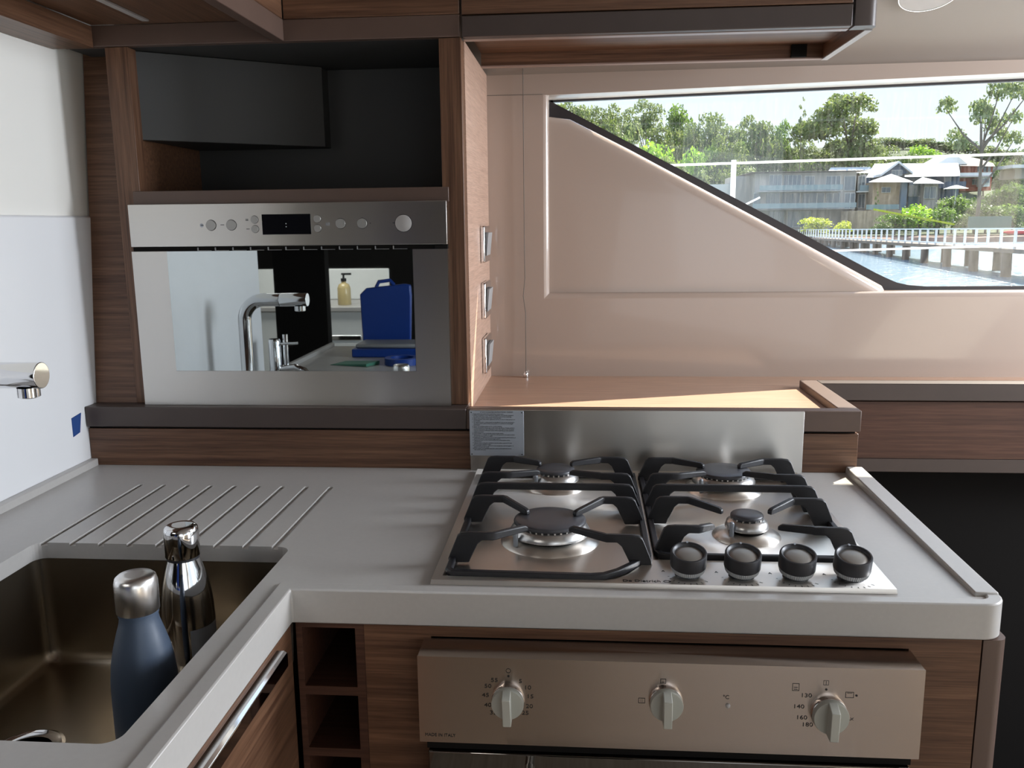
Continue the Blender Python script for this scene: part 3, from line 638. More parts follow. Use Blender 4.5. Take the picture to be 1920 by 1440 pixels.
# left arm of the lockers over the sink
ll = thing('overhead_locker', 'teak overhead locker above the sink with narrow underside lamp', 'cabinet', (-.53, 0, .77))
m = MB(); m.box(-.355, -.336, -1.1, .555, .812, .935); m.build('locker_front', M['wood_y'], ll, bevel=.0012)
m = MB(); m.box(-.356, -.3355, -1.1, .556, FZ, .8115); m.build('lower_trim', M['trim2'], ll, bevel=.0012)
m = MB(); m.box(LW-.008, -.688, -1.1, .556, .7725, .8100); m.build('wall_rail', M['wood_y'], ll, bevel=.001)
m = MB(); m.box(-.688, -.356, -1.1, .556, .8115, .8180); m.build('underside', M['wood_y'], ll)
ls = MB(); ls.box(-.578, -.566, -.6, .526, .8085, .8113); tag(ls.build('strip_light', M['led']), 'narrow pale strip lamp fixed under the locker above the sink', 'lamp')
# round ceiling lamp
ce = .772; lz = .838+(.85-ce)*.388+.0065
cl = thing('ceiling_lamp', 'round recessed ceiling lamp in the sloping headliner above window', 'lamp', (.846, ce, lz-.01))
def tilted_disc(mb, r0, r1, z0, z1):
    n_ = 48; ux = Vector((1, 0, .006)).normalized(); uy = Vector((0, 1, -.388)).normalized(); nn = ux.cross(uy)
    c0 = Vector((.846, ce, lz-.002)); vs = []
    for r, h in ((r0, z0), (r1, z1)):
        for k in range(n_):
            a_ = 2*math.pi*k/n_; vs.append(tuple(c0+ux*r*math.cos(a_)+uy*r*math.sin(a_)-nn*h))
    mb.add(vs, [(k, (k+1) % n_, n_+(k+1) % n_, n_+k) for k in range(n_)]); return mb
m = MB(); tilted_disc(m, .056, .055, .0, .004); tilted_disc(m, .055, .0535, .004, .004); m.build('bezel', M['chrome'], cl)
m = MB(); tilted_disc(m, .0535, .0005, .0035, .003); m.build('lens', M['led'], cl)
# ------------------------------------------------------------------ lower cabinets and oven
oc = thing('oven_cabinet', 'teak base cabinet around the oven with dark corner post', 'cabinet', (.3, .1, -.9))
YO = -.0745; FY = -.026
m = MB(); m.box(-.082, .672, FY, FY+.018, -.058, -.0445); m.box(-.082, .0035, FY, FY+.018, -.888, -.058); m.box(.588, .672, FY, FY+.018, -.888, -.058)
m.build('face_panel', M['wood_x'], oc)
m = MB(); m.prism([(.674, FY)]+arc(.690, FY+.014, .014, -90, 0, 5)+[(.704, .02), (.674, .02)], -.895, -.0445); m.build('corner_post', M['trim2'], oc, smooth=40)
m = MB(); m.box(.690, .703, .02, .53, -.895, -.0445); m.build('side_panel', M['wood_z'], oc)
m = MB(); m.box(-.08, .688, .40, .42, -.888, -.0445); m.build('back_panel', M['black'], oc)
cu = thing('corner_shelf_unit', 'narrow open teak pigeonhole unit left of the oven', 'shelf', (-.13, .15, -.9))
m = MB(); m.box(-.171, -.163, FY+.001, .36, -.888, -.0445); m.build('side', M['wood_dark'], cu)  # inner boards take the darker teak, pigeonhole shade put into the colour
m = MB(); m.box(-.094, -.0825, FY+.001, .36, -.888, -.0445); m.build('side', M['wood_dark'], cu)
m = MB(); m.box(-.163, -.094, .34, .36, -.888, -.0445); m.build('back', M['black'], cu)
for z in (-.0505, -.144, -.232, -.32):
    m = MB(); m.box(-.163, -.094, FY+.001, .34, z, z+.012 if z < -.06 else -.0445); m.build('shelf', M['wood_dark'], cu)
sc = thing('sink_cabinet', 'teak sink cabinet with long bright pull handle', 'cabinet', (-.45, -.5, -.9))
m = MB(); m.box(-.195, -.1755, -.60, -.030, -.86, -.046); dd = m.build('door', M['wood_y'], sc, bevel=.001)
m = MB(); m.box(-.196, -.176, -1.08, -.603, -.86, -.046); m.build('door', M['wood_y'], sc, bevel=.001)
hp = [(-.1765, -.0500), (-.1640, -.0500), (-.1600, -.0530), (-.1600, -.0700), (-.1630, -.0715), (-.1655, -.0600), (-.1765, -.0570)]
m = MB(); m.prism([(x, z) for x, z in hp], -.335, -.088, 'y'); h_ = m.build('handle', M['chrome'], dd, bevel=.0012); tag(h_, 'bright polished metal pull')
m = MB(); m.box(-.735, -.197, -1.07, -.60, -.88, -.06); m.box(-.735, -.197, -.38, .5, -.88, -.86); m.box(-.735, -.2, .45, .5, -.86, -.06); m.build('carcass', M['black'], sc)
ov = thing('oven', 'stainless steel built-in oven with three grey knobs', 'oven', (.2925, .1, -.80))
ox0, ox1, oz1, oz0 = -.005, .590, -.0598, -.1735
m = MB(); m.box(.006, .584, FY-.0005, .36, -.78, -.062); m.build('carcass', M['black'], ov)
m = MB(); m.box(ox0, ox1, YO, YO+.0015, oz0, oz1); m.box(ox0+.0005, ox1-.0005, YO+.0015, FY-.0008, oz0+.008, oz1); opn = m.build('control_panel', M['steel_warm'], ov)
def dial(x, z, ang, r=.0195):
    m = MB(); m.lathe([(r*1.03, 0), (r*1.03, -.006), (r*1.0, -.007)], (x, YO, z), 48, 'y'); ring = m.build('knob', M['chrome'], ov)
    m = MB(); m.lathe([(r*.99, -.004), (r, -.013), (r*.97, -.0145), (.0003, -.0146)], (x, YO, z), 48, 'y'); m.build('knob_face', M['knob_grey'], ring, smooth=50)
    m = MB(); c_, s_ = math.cos(ang), math.sin(ang); w = .0050; prf = [(-r*.98, -.013), (-r*.98, -.030), (r*.75, -.030), (r*.98, -.016), (r*.98, -.013)]
    vs = []
    for sgn in (-1, 1):
        for h, d in prf: vs.append((x+sgn*w*c_-h*s_*(-1)*0+(-h*s_), YO+d, z+sgn*w*s_+h*c_))
    k_ = len(prf); m.add(vs, [tuple(range(k_))[::-1], tuple(range(k_, 2*k_))]+[(i, (i+1) % k_, k_+(i+1) % k_, k_+i) for i in range(k_)]); m.build('knob_bar', M['knob_grey'], ring, bevel=.0008)
dial(.105, -.1125, .03); dial(.2935, -.1080, 0.0); dial(.4830, -.1165, -.02, .0205)
ZF = YO-.0003
def nums(cx, cz, items):
    for s_, dx, dz in items: text(s_, .0072, (cx+dx, ZF, cz+dz-.0026), M['ink'], ov, 'front', 'dial_number', 'CENTER', 1.25)
nums(.105, -.1125, [('55', -.0165, .0245), ('50', -.0245, .0165), ('45', -.0275, .0045), ('40', -.0250, -.0085), ('35', -.0185, -.0185), ('5', .0150, .0240), ('10', .0235, .0160), ('15', .0265, .0045), ('20', .0255, -.0085), ('25', .0205, -.0175)])
nums(.4830, -.1165, [('130', -.0265, .0210), ('140', -.0345, .0065), ('160', -.0305, -.0075), ('180', -.0235, -.0165), ('40', .0155, -.0185)])
text('MAX', .0050, (.5060, ZF, -.1260), M['ink'], ov, 'front', 'dial_word', 'CENTER', 1.2)
text('MADE IN ITALY', .0058, (.0015, ZF, -.1655), M['ink'], ov, 'front', 'origin_lettering', 'LEFT', .95)
text('\u00b0C', .0070, (.3640, ZF, -.1035), M['ink'], ov, 'front', 'temperature_mark', 'CENTER')
mk = MB()
def sq(x, z, w, h, t=.0006):
    for b_ in ((x-w, x+w, z+h-t, z+h), (x-w, x+w, z-h, z-h+t), (x-w, x-w+t, z-h, z+h), (x+w-t, x+w, z-h, z+h)): mk.box(b_[0], b_[1], ZF, YO, b_[2], b_[3])
SYM = [(.2900, -.0830, .0034, .0030, .0006, [(.2885, .2915, -.0845, -.0840)]), (.2890, -.0895, .0016, .0016, .0004, []), (.2650, -.1090, .0040, .0034, .0006, [(.2640, .2642, -.1110, -.1070), (.2658, .2660, -.1110, -.1070)]),
    (.4440, -.0855, .0040, .0048, .0006, [(.4418, .4462, -.0862, -.0855), (.4418, .4462, -.0885, -.0878)]), (.5060, -.0935, .0048, .0038, .0006, [(.5030, .5090, -.0915, -.0910)]), (.4785, -.0790, .0030, .0030, .0004, [(.4782, .4788, -.0812, -.0770)])]
for x, z, w, h, t, bars in SYM:
    mk = MB(); sq(x, z, w, h, t)
    for b_ in bars: mk.box(b_[0], b_[1], ZF, YO, b_[2], b_[3])
    mk.build('printed_symbol', M['ink'], ov, smooth=0)
for x, z in ((.1055, -.0825), (.4790, -.0875), (.5138, -.0940)): mk = MB(); mk.lathe([(.0014, -.0003), (.0014, 0)], (x, YO, z), 14, 'y'); mk.build('dial_dot', M['ink'], ov, smooth=0)
mk = MB()
mk.lathe([(.0024, -.0003), (.0030, -.0003), (.0030, 0), (.0024, 0)], (.1055, YO, -.0755), 20, 'y', cap=False); mk.build('timer_symbol', M['ink'], ov, smooth=0)
m = MB(); m.lathe([(.0030, 0), (.0028, -.0015), (.0012, -.0028)], (.3665, YO, -.1120), 20, 'y'); m.build('indicator_light', M['led'], ov)
m = MB(); m.box(.002, .585, YO+.010, FY, -.188, oz0+.0005); m.build('shadow_gap', M['black'], ov)
m = MB(); m.box(.004, .583, YO+.004, FY, -.62, -.1885); od = m.build('door', M['oven_glass'], ov, bevel=.002)
m = MB(); m.tube([(.10, YO-.038, -.206), (.53, YO-.038, -.206)], .008, 20)
for x in (.13, .50): m.tube([(x, YO-.036, -.206), (x, YO+.005, -.206)], .006, 12)
m.build('door_handle', M['steel'], od, smooth=50)
# ------------------------------------------------------------------ things behind the viewer, seen in the mirrored door
tl = thing('tool_case', 'blue plastic tool case open on the worktop, mirrored in microwave', 'tool case', (-.48, -.86, .0002))
m = MB(); m.prism([(-.600, .035), (-.425, .035), (-.418, .200), (-.420, .238), (-.440, .242), (-.580, .228), (-.604, .205)], -.985, -.960, 'y'); m.build('lid', M['case_blue'], tl, bevel=.004)
m = MB(); m.tube([(-.545, -.972, .230), (-.535, -.972, .250), (-.495, -.972, .255), (-.480, -.972, .238)], .007, 10); m.build('handle', M['case_blue'], tl, smooth=60)
m = MB(); m.box(-.600, -.330, -.955, -.80, .0005, .030); m.build('tray', M['case_blue'], tl, bevel=.004)
m = MB(); m.box(-.590, -.345, -.945, -.815, .030, .045); m.build('contents', M['toolgrey'], tl, bevel=.006)
m = MB(); m.lathe([(.038, 0), (.058, 0), (.058, .022), (.038, .022), (.038, 0)], (-.395, -.665, .0006), 40, cap=False); tag(m.build('tape_roll', M['case_blue']), 'roll of blue tape lying on worktop before the tool case', 'tape')
m = MB(); m.hexa([(-.60, -.72, .001), (-.47, -.66, .001), (-.50, -.60, .001), (-.63, -.64, .001), (-.60, -.72, .0016), (-.47, -.66, .012), (-.50, -.60, .010), (-.63, -.64, .0016)]); tag(m.build('paper_sheet', M['green_paper']), 'green folded paper lying beside the blue tape roll', 'paper')
wc = thing('white_cabinet', 'white lacquered cabinet across the saloon, mirrored in microwave', 'cabinet', (-1.1, -2.4, -.9))
m = MB(); m.box(-1.62, -.86, -2.6, -2.2, -.895, .02); m.build('body', M['white_lac'], wc, bevel=.006)
m = MB(); m.box(-1.64, -.84, -2.62, -2.18, .0201, .045); m.build('top', M['stone'], wc, bevel=.004)
m = MB(); m.box(-1.62, -.86, -2.62, -2.605, .0455, .215); m.build('upstand', M['white_lac'], wc, bevel=.006)
for k in range(2):
    m = MB(); m.box(-1.26+k*.19, -1.08+k*.19, -2.1995, -2.190, -.88, -.14); d_ = m.build('door', M['white_lac'], wc, bevel=.003)
m = MB(); m.box(-1.25, -.92, -2.199, -2.185, -.125, -.10); m.build('handle', M['chrome'], wc, bevel=.003)
sb = thing('soap_bottle', 'amber soap bottle with black pump, mirrored in microwave', 'bottle', (-1.05, -2.36, .0455))
m = MB(); m.lathe([(.032, 0), (.034, .004), (.034, .085), (.026, .105), (.012, .112), (.012, .120)], (-1.03, -2.30, .0455), 24); m.build('body', M['soap'], sb, smooth=60)
m = MB(); m.lathe([(.014, .120), (.014, .135), (.005, .137), (.005, .155)], (-1.03, -2.30, .0455), 16); m.box(-1.04, -.99, -2.306, -2.294, .198, .208); m.build('pump', M['ink'], sb)
m = MB(); m.box(-.757, -.70, -.985, -.965, -.895, 1.10) if False else m.box(-1.17, -.935, -1.72, -1.66, -.895, 1.118)
tag(m.build('door_post', M['black']), 'black upright panel beside the white cabinet, mirrored in microwave', 'panel')
#EXTERIOR
# ------------------------------------------------------------------ outside the window: side deck, water, jetty, shore
M['deck'] = mat('white_deck', (.70, .70, .68), .5)
M['wire_white'] = mat('white_coated_wire', (.75, .73, .68), .4)
M['rail_white'] = mat('white_jetty_paint', (.80, .80, .80), .5)
M['pile'] = mat('weathered_pile_timber', (.17, .12, .09), .8, noise=.3, nscale=2)
M['bark'] = mat('grey_brown_bark', (.16, .125, .10), .85, noise=.3, nscale=1.5)
M['rock'] = mat('red_brown_rock', (.26, .16, .12), .9, noise=.4, nscale=.5, bump=.3)
M['ground'] = mat('scrub_ground', (.045, .065, .02), .95, noise=.4, nscale=.15)
M['render_grey'] = mat('grey_house_render', (.36, .33, .31), .8, noise=.06, nscale=.4)
M['render_white'] = mat('white_house_trim', (.72, .71, .69), .7)
M['sandstone'] = mat('sandstone_blocks', (.42, .32, .23), .9, noise=.35, nscale=1.6)
M['navy'] = mat('navy_weatherboard', (.055, .085, .14), .7, noise=.1, nscale=1)
M['slate_blue'] = mat('slate_blue_render', (.14, .19, .26), .7, noise=.1, nscale=1)
M['brick'] = mat('red_brick', (.40, .095, .055), .9, noise=.2, nscale=3)
M['metal_roof'] = mat('pale_metal_roof', (.62, .64, .68), .5, noise=.06, nscale=1)
M['tile_roof'] = mat('brown_tile_roof', (.30, .25, .21), .85, noise=.12, nscale=2)
M['pane'] = mat('dark_window_pane', (.12, .15, .18), .12, spec=.8)
M['glass_fence'] = mat('pale_glass_balustrade', (.20, .28, .31), .15, spec=.8)
M['canvas'] = mat('white_canvas', (.85, .85, .85), .7)
M['kayak'] = mat('red_plastic_hull', (.6, .03, .03), .4)
def leafmat(name, c1, c2):
    m, nt, b = nodes(name); N = nt.nodes; L = nt.links
    oi = N.new('ShaderNodeNewGeometry'); mx = N.new('ShaderNodeMixRGB'); mx.inputs[1].default_value = (*c1, 1); mx.inputs[2].default_value = (*c2, 1)
    L.new(oi.outputs['Random Per Island'], mx.inputs[0]); L.new(mx.outputs[0], b.inputs['Base Color']); b.inputs['Roughness'].default_value = .55
    tl_ = N.new('ShaderNodeBsdfTranslucent'); L.new(mx.outputs[0], tl_.inputs[0]); ms = N.new('ShaderNodeMixShader'); ms.inputs[0].default_value = .45
    L.new(b.outputs[0], ms.inputs[1]); L.new(tl_.outputs[0], ms.inputs[2]); L.new(ms.outputs[0], N['Material Output'].inputs[0]); return m
LF = {'olive': leafmat('olive_leaves', (0.094, 0.136, 0.035), (0.243, 0.301, 0.082)), 'green': leafmat('mid_green_leaves', (0.085, 0.161, 0.025), (0.225, 0.342, 0.063)),
      'bright': leafmat('bright_green_leaves', (0.187, 0.361, 0.020), (0.393, 0.583, 0.051)), 'dark': leafmat('dark_green_leaves', (0.043, 0.086, 0.020), (0.131, 0.200, 0.044)),
      'yellow': leafmat('yellow_green_leaves', (0.357, 0.421, 0.025), (0.580, 0.622, 0.063)), 'grey': leafmat('grey_green_leaves', (0.141, 0.191, 0.070), (0.299, 0.361, 0.139))}
m = MB(); m.box(-3, 9, 1.16, 2.15, .02, .06); struct(m, 'deck', M['deck'])
WZ = -2.6
wm, nt, b = nodes('rippled_water'); N = nt.nodes; L = nt.links
b.inputs['Base Color'].default_value = (.16, .24, .30, 1); b.inputs['Roughness'].default_value = .16; b.inputs['Specular IOR Level'].default_value = .9
t = N.new('ShaderNodeTexCoord'); mp = N.new('ShaderNodeMapping'); mp.inputs['Scale'].default_value = (.9, 1.6, 1); nz = N.new('ShaderNodeTexNoise'); nz.inputs['Scale'].default_value = 1.3; nz.inputs['Detail'].default_value = 5
bp = N.new('ShaderNodeBump'); bp.inputs['Strength'].default_value = .75; bp.inputs['Distance'].default_value = .35
L.new(t.outputs['Object'], mp.inputs[0]); L.new(mp.outputs[0], nz.inputs[0]); L.new(nz.outputs['Fac'], bp.inputs['Height']); L.new(bp.outputs[0], b.inputs['Normal'])
m = MB(); m.box(-300, 500, 3.5, 113, WZ-.5, WZ); tag(m.build('water', wm), kind='structure')
def terr(x, y):
    px = 960+F_PX*((x-CAM[0])/max(1, y)-0.0805); y0 = 150 if px < 1660 else 118
    if y < y0: return -1.75
    s = min(1, (y-y0)/(316.0-y0))
    hl = 27 if px < 1450 else 27-17*min(1, (px-1450)/230)
    return -1.75+hl*(s**.85)*1.0+.8*math.sin(x*.07)*s+.7*math.sin(y*.09+x*.03)*s
m = MB(); nx_, ny_ = 60, 34; vs = []
for j in range(ny_):
    for i in range(nx_):
        y = 113+(j/(ny_-1))*230; x = -60+(i/(nx_-1))*(y*1.0+120); vs.append((x, y, terr(x, y)))
m.add(vs, [(j*nx_+i, j*nx_+i+1, (j+1)*nx_+i+1, (j+1)*nx_+i) for j in range(ny_-1) for i in range(nx_-1)]); struct(m, 'hillside_ground', M['ground'], smooth=60)
m = MB(); n_ = 90; vs = []
rnd = random.Random(5)
for i in range(n_+1):
    x = -40+i*2.4; o_ = rnd.uniform(-.5, .5)
    vs += [(x, 112.0+o_, WZ-.4), (x, 112.6+o_*.7, WZ+.55+rnd.uniform(-.15, .15)), (x, 113.4, -1.72)]
m.add(vs, [(3*i+k, 3*i+3+k, 3*i+4+k, 3*i+1+k) for i in range(n_) for k in (0, 1)]); struct(m, 'rock_bank', M['rock'], smooth=0)
# guard rail of the boat just outside
gr = thing('guard_rail', 'white boat guard rail wires and stanchion just outside window', 'railing', (.9, 1.95, .06))
def P3(px, py, Y): return tuple(at(px, py, Y))
a_, b_ = at(1376, 300, 1.95), at(1376, 400, 1.95)
m = MB(); m.tube([(a_[0], 1.95, .0602), (a_[0], 1.95, a_[2])], .0085, 14); m.build('stanchion', M['rail_white'], gr, smooth=50)
m = MB(); m.tube([P3(1376, 394, 1.95), P3(1425, 370, 1.95)], .003, 8); m.build('brace', M['rail_white'], gr)
l0, l1 = at(1376, 306, 1.95), at(1920, 288, 1.95); d_ = l1-l0
m = MB(); m.tube([tuple(l0-d_*.9), tuple(l0), tuple(l1), tuple(l1+d_*.8)], .0040, 8); m.build('upper_wire', M['wire_white'], gr)
l0, l1 = at(1530, 471, 1.95), at(1920, 460, 1.95); d_ = l1-l0
m = MB(); m.tube([tuple(l0-d_*1.9), tuple(l0), tuple(l1), tuple(l1+d_*.8)], .0032, 8); m.build('lower_wire', M['wire_white'], gr)
# jetty
A_ = at(1905, 428.5, 45); B_ = at(1508, 430.5, 120); DJ = B_-A_
jt = thing('jetty', 'long timber jetty with white railing crossing the water', 'jetty', tuple(A_+DJ*.4+np.array([0, 0, -3.2])))
def jp(t_, z=0, side=0):
    n_ = np.array([-DJ[1], DJ[0], 0]); n_ = n_/np.linalg.norm(n_); q = A_+DJ*t_-n_*side; return (q[0], q[1], q[2]+z)
t0, t1 = -.22, 1.08
def beam(name, z0, z1, s0, s1, mt):
    mm = MB(); p = [jp(t0, 0, s0), jp(t1, 0, s0), jp(t1, 0, s1), jp(t0, 0, s1)]
    mm.hexa([(q[0], q[1], q[2]+z0) for q in p]+[(q[0], q[1], q[2]+z1) for q in p]); return mm.build(name, mt, jt, smooth=0)
beam('top_rail', -.04, .035, -.04, .05, M['rail_white']); beam('lower_rail', -.90, -.83, -.04, .05, M['rail_white']); beam('deck', -1.22, -1.02, -.15, 1.75, M['pile'])
k = 0; t_ = t0+.01
while t_ < t1:
    q = jp(t_, 0, 0); mm = MB(); mm.box(q[0]-.06, q[0]+.06, q[1]-.05, q[1]+.05, q[2]-1.12, q[2]-.03); mm.build('rail_post', M['rail_white'], jt, smooth=0); t_ += .0262
t_ = t0+.03
while t_ < t1:
    for side in (.05, 1.6):
        q = jp(t_+(.012 if side > 1 else 0), 0, side); mm = MB(); mm.tube([(q[0]+.05, q[1], WZ-.8), (q[0], q[1], q[2]-1.21)], [.27, .24], 9); mm.build('pile', M['pile'], jt, smooth=60)
    t_ += .068
# ---- trees
def leaves(blobs, n, size, seed, flat=1.0):
    r = np.random.default_rng(seed); w = np.array([b_[3]**2 for b_ in blobs]); w = w/w.sum(); idx = r.choice(len(blobs), n, p=w)
    bl = np.array(blobs)[idx]; d = r.normal(size=(n, 3)); d /= np.linalg.norm(d, axis=1)[:, None]; d[:, 2] = np.where(d[:, 2] < -.3, -d[:, 2], d[:, 2])
    rad = bl[:, 3]*(r.uniform(.55, 1.06, n)); c = bl[:, :3]+d*rad[:, None]*np.array([1, 1, flat])
    u = r.normal(size=(n, 3)); u /= np.linalg.norm(u, axis=1)[:, None]; v = np.cross(u, d+r.normal(size=(n, 3))*.6); v /= np.linalg.norm(v, axis=1)[:, None]; u = np.cross(v, np.cross(u, v)) 
    s_ = size*r.uniform(.6, 1.3, n)[:, None]; q = np.stack([c-u*s_-v*s_*.5, c+u*s_*.9-v*s_*.4, c+u*s_+v*s_*.5, c-u*s_*.8+v*s_*.6], 1).reshape(-1, 3)
    me = bpy.data.meshes.new('leaves'); me.from_pydata(q.tolist(), [], np.arange(n*4).reshape(-1, 4).tolist()); return me
def blobset(kind, seed):
    r = random.Random(seed); out = []
    if kind == 'bush':
        for _ in range(9): a = r.uniform(0, 6.28); d = r.uniform(0, .30); out.append((d*math.cos(a), d*math.sin(a), r.uniform(.15, .68), r.uniform(.20, .32)))
    elif kind == 'tree':
        for _ in range(13): a = r.uniform(0, 6.28); d = r.uniform(.05, .36); out.append((d*math.cos(a), d*math.sin(a), r.uniform(.42, .84)-d*.25, r.uniform(.13, .22)))
    elif kind == 'tall':
        for _ in range(18): a = r.uniform(0, 6.28); h = r.uniform(.32, .9); d = r.uniform(.05, .40)*(1-abs(h-.6)); out.append((d*math.cos(a), d*math.sin(a), h, r.uniform(.09, .17)))
    elif kind == 'sparse':
        for _ in range(15): a = r.uniform(0, 6.28); h = r.uniform(.55, .93); d = r.uniform(.12, .42); out.append((d*math.cos(a), d*math.sin(a), h, r.uniform(.06, .12)))
    elif kind == 'conifer':
        for i in range(12): h = .2+i*.065; d = .22*(1-h)+.02; a = i*2.4; out.append((d*math.cos(a), d*math.sin(a), h, .14*(1.15-h)))
    return out
LM = {}
def leafmesh(kind, col, v):
    key = (kind, col, v)
    if key not in LM:
        bs = blobset(kind, v*17+hash_(kind)); n = {'bush': 1500, 'tree': 2400, 'tall': 7500, 'sparse': 2600, 'conifer': 900}[kind]
        sz = {'bush': .028, 'tree': .020, 'tall': .0145, 'sparse': .0135, 'conifer': .017}[kind]
        me = leaves(bs, n, sz, v*7+3, .85); me.materials.append(LF[col]); mm = MB()
        r = random.Random(v); mm.tube([(0, 0, -.05), (.01, 0, .2), (0, .01, .45), (.01, 0, .62)], [.022, .018, .013, .006], 7)
        if kind != 'conifer':
            for b_ in bs[:9]:
                z0_ = max(.12, b_[2]-.3); mm.tube([(.005, 0, z0_), (b_[0]*.5, b_[1]*.5, z0_+.12), (b_[0], b_[1], b_[2])], [.010, .007, .003], 5)
        tm = bpy.data.meshes.new('trunk'); tm.from_pydata(mm.v, [], mm.f); tm.materials.append(M['bark']); LM[key] = (me, tm)
    return LM[key]
def hash_(s_): return sum(map(ord, s_))
def tree(name, label, px, py, wpx, Y, kind, col, v, group, ground=None, cat='tree'):
    p = at(px, py, Y); g = terr(p[0], p[1]) if ground is None else ground
    t_ = thing(name, label, cat, (p[0], p[1], g), group); h = p[2]-g; w = wpx*(Y+1)/F_PX*1.15
    me, tm = leafmesh(kind, col, v)
    for nm, mesh in (('foliage', me), ('trunk', tm)):
        o = bpy.data.objects.new(nm, mesh); COL.objects.link(o); o.parent = t_
    t_.scale = (w, w, h); t_.rotation_euler = (0, 0, (px*7.3) % 6.28); return t_
tree('gum_tree', 'biggest dense gum tree standing behind the grey flats', 1600, 160, 185, 172, 'tall', 'olive', 1, None)
tree('gum_tree', 'tall sparse gum tree with bare forked trunk beside the red house', 1853, 146, 165, 118, 'sparse', 'grey', 2, None)
tree('pine_tree', 'thin spiky pine beside the biggest gum tree', 1506, 168, 60, 168, 'conifer', 'olive', 3, None)
tree('round_tree', 'bright lime round tree low on the wooded hill', 1238, 232, 100, 150, 'bush', 'bright', 1, None)
tree('round_tree', 'paler lime round tree touching the bright lime one', 1296, 230, 85, 156, 'bush', 'bright', 2, None)
tree('round_tree', 'yellow-green round tree below the far skyline, over the roofs', 1742, 262, 62, 210, 'bush', 'bright', 3, None)
tree('shrub', 'bright yellow-green shrub low beside the flats against the window edge', 1302, 322, 45, 133, 'bush', 'yellow', 1, None, cat='bush')
tree('shrub', 'bright green shrub at the narrow upper corner of window', 1128, 246, 70, 128, 'bush', 'bright', 2, None, cat='bush')
G = 'gum trees covering the hill'; LG = 'grey-green gum tree among many on the wooded hill'
for i, (px, py, w_, Y, kd, c_) in enumerate([(1428, 197, 92, 176, 'tree', 'olive'), (1466, 214, 55, 180, 'tree', 'green'), (1342, 192, 95, 192, 'tree', 'grey'), (1276, 184, 90, 205, 'tree', 'green'), (1212, 176, 90, 222, 'tree', 'grey'), (1150, 178, 90, 235, 'tree', 'olive'), (1090, 174, 90, 245, 'tree', 'grey'), (1045, 180, 70, 235, 'tree', 'olive'),
    (1180, 208, 90, 170, 'tree', 'grey'), (1118, 204, 90, 172, 'tree', 'olive'), (1060, 205, 80, 168, 'tree', 'grey'), (1350, 236, 90, 160, 'tree', 'olive'), (1395, 246, 80, 158, 'tree', 'green'), (1445, 238, 80, 166, 'tree', 'olive'), (1500, 244, 90, 158, 'tree', 'grey'), (1545, 262, 80, 156, 'tree', 'olive'), (1330, 262, 80, 146, 'tree', 'green'), (1378, 278, 80, 147, 'tree', 'grey'),
    (1425, 282, 90, 150, 'tree', 'olive'), (1480, 284, 90, 152, 'tree', 'green'), (1535, 290, 80, 152, 'tree', 'dark'), (1200, 262, 90, 142, 'tree', 'grey'), (1255, 285, 90, 138, 'tree', 'olive'), (1155, 238, 80, 150, 'tree', 'green'), (1310, 300, 80, 140, 'tree', 'grey'), (1360, 312, 70, 140, 'tree', 'olive'), (1660, 262, 90, 190, 'tree', 'olive'), (1590, 285, 90, 165, 'tree', 'dark'),
    (1700, 282, 80, 185, 'tree', 'dark'), (1640, 292, 80, 165, 'tree', 'olive'), (1790, 284, 80, 200, 'tree', 'olive'), (1240, 222, 80, 190, 'tree', 'olive'), (1305, 214, 80, 196, 'tree', 'olive'), (1385, 222, 70, 190, 'tree', 'grey')]):
    if 1385 < px < 1640 and Y < 175: Y += 24
    elif 1300 < px <= 1385 and Y < 152: Y += 14
    row = 'along the crest of the wooded hill' if py < 200 else 'halfway up the wooded hill' if py < 245 else 'low on the wooded hill behind the flats' if px < 1560 else 'behind the biggest gum tree and the metal roofs'
    lab = {'olive': 'olive-green', 'grey': 'pale grey-green', 'green': 'fresh mid-green', 'dark': 'dark green'}[c_]+' gum tree '+row
    tree('gum_tree', lab, px, py, w_, Y, kd, c_, i % 3+1, lab.replace('gum tree', 'gum trees'))
G = 'trees along the far skyline'; LG = 'small dark tree on the far skyline above the houses'
for i, (px, py) in enumerate([(1668, 252), (1695, 256), (1720, 258), (1748, 262), (1775, 264), (1800, 262), (1826, 265), (1850, 268), (1878, 266), (1905, 268), (1935, 268)]):
    tree('skyline_tree', LG, px, py, 62, 285, 'bush', 'dark' if i % 2 else 'olive', i % 3+1, G)
G = 'dark bushy trees behind the roofs'; LG = 'dark bushy tree standing behind the metal roofs'
for i, (px, py) in enumerate([(1672, 283), (1700, 276), (1728, 290), (1764, 280), (1792, 274), (1822, 280), (1850, 290), (1880, 282), (1908, 286), (1935, 280), (1648, 290), (1895, 300)]):
    tree('bushy_tree', LG, px, py, 62, 205-i*2, 'bush', 'dark' if i % 2 else 'olive', i % 3+1, G)
G = 'dark shrubs on the slope below the red house'; LG = 'dark green shrub on the slope below the red house'
for i, (px, py, w_, Y) in enumerate([(1790, 352, 60, 127), (1832, 350, 70, 128), (1880, 330, 70, 130), (1915, 325, 60, 131), (1765, 368, 50, 122), (1852, 372, 80, 121), (1902, 372, 70, 122), (1815, 388, 60, 119), (1935, 350, 60, 128), (1680, 392, 60, 119), (1660, 408, 50, 117)]):
    tree('garden_shrub', LG, px, py, w_, Y, 'bush', 'dark' if i % 3 else 'green', i % 3+1, G, cat='bush')
tree('shrub', 'largest yellow-green shrub on the slope in front of the blue wall', 1728, 364, 88, 120, 'bush', 'bright', 2, None, cat='bush')
tree('shrub', 'mid green shrub to the right of the largest yellow-green one', 1758, 380, 60, 118.5, 'bush', 'green', 3, None, cat='bush')
tree('flowering_shrub', 'wide yellow shrub on the lawn before the grey flats', 1533, 401, 62, 118, 'bush', 'yellow', 1, None, cat='bush')
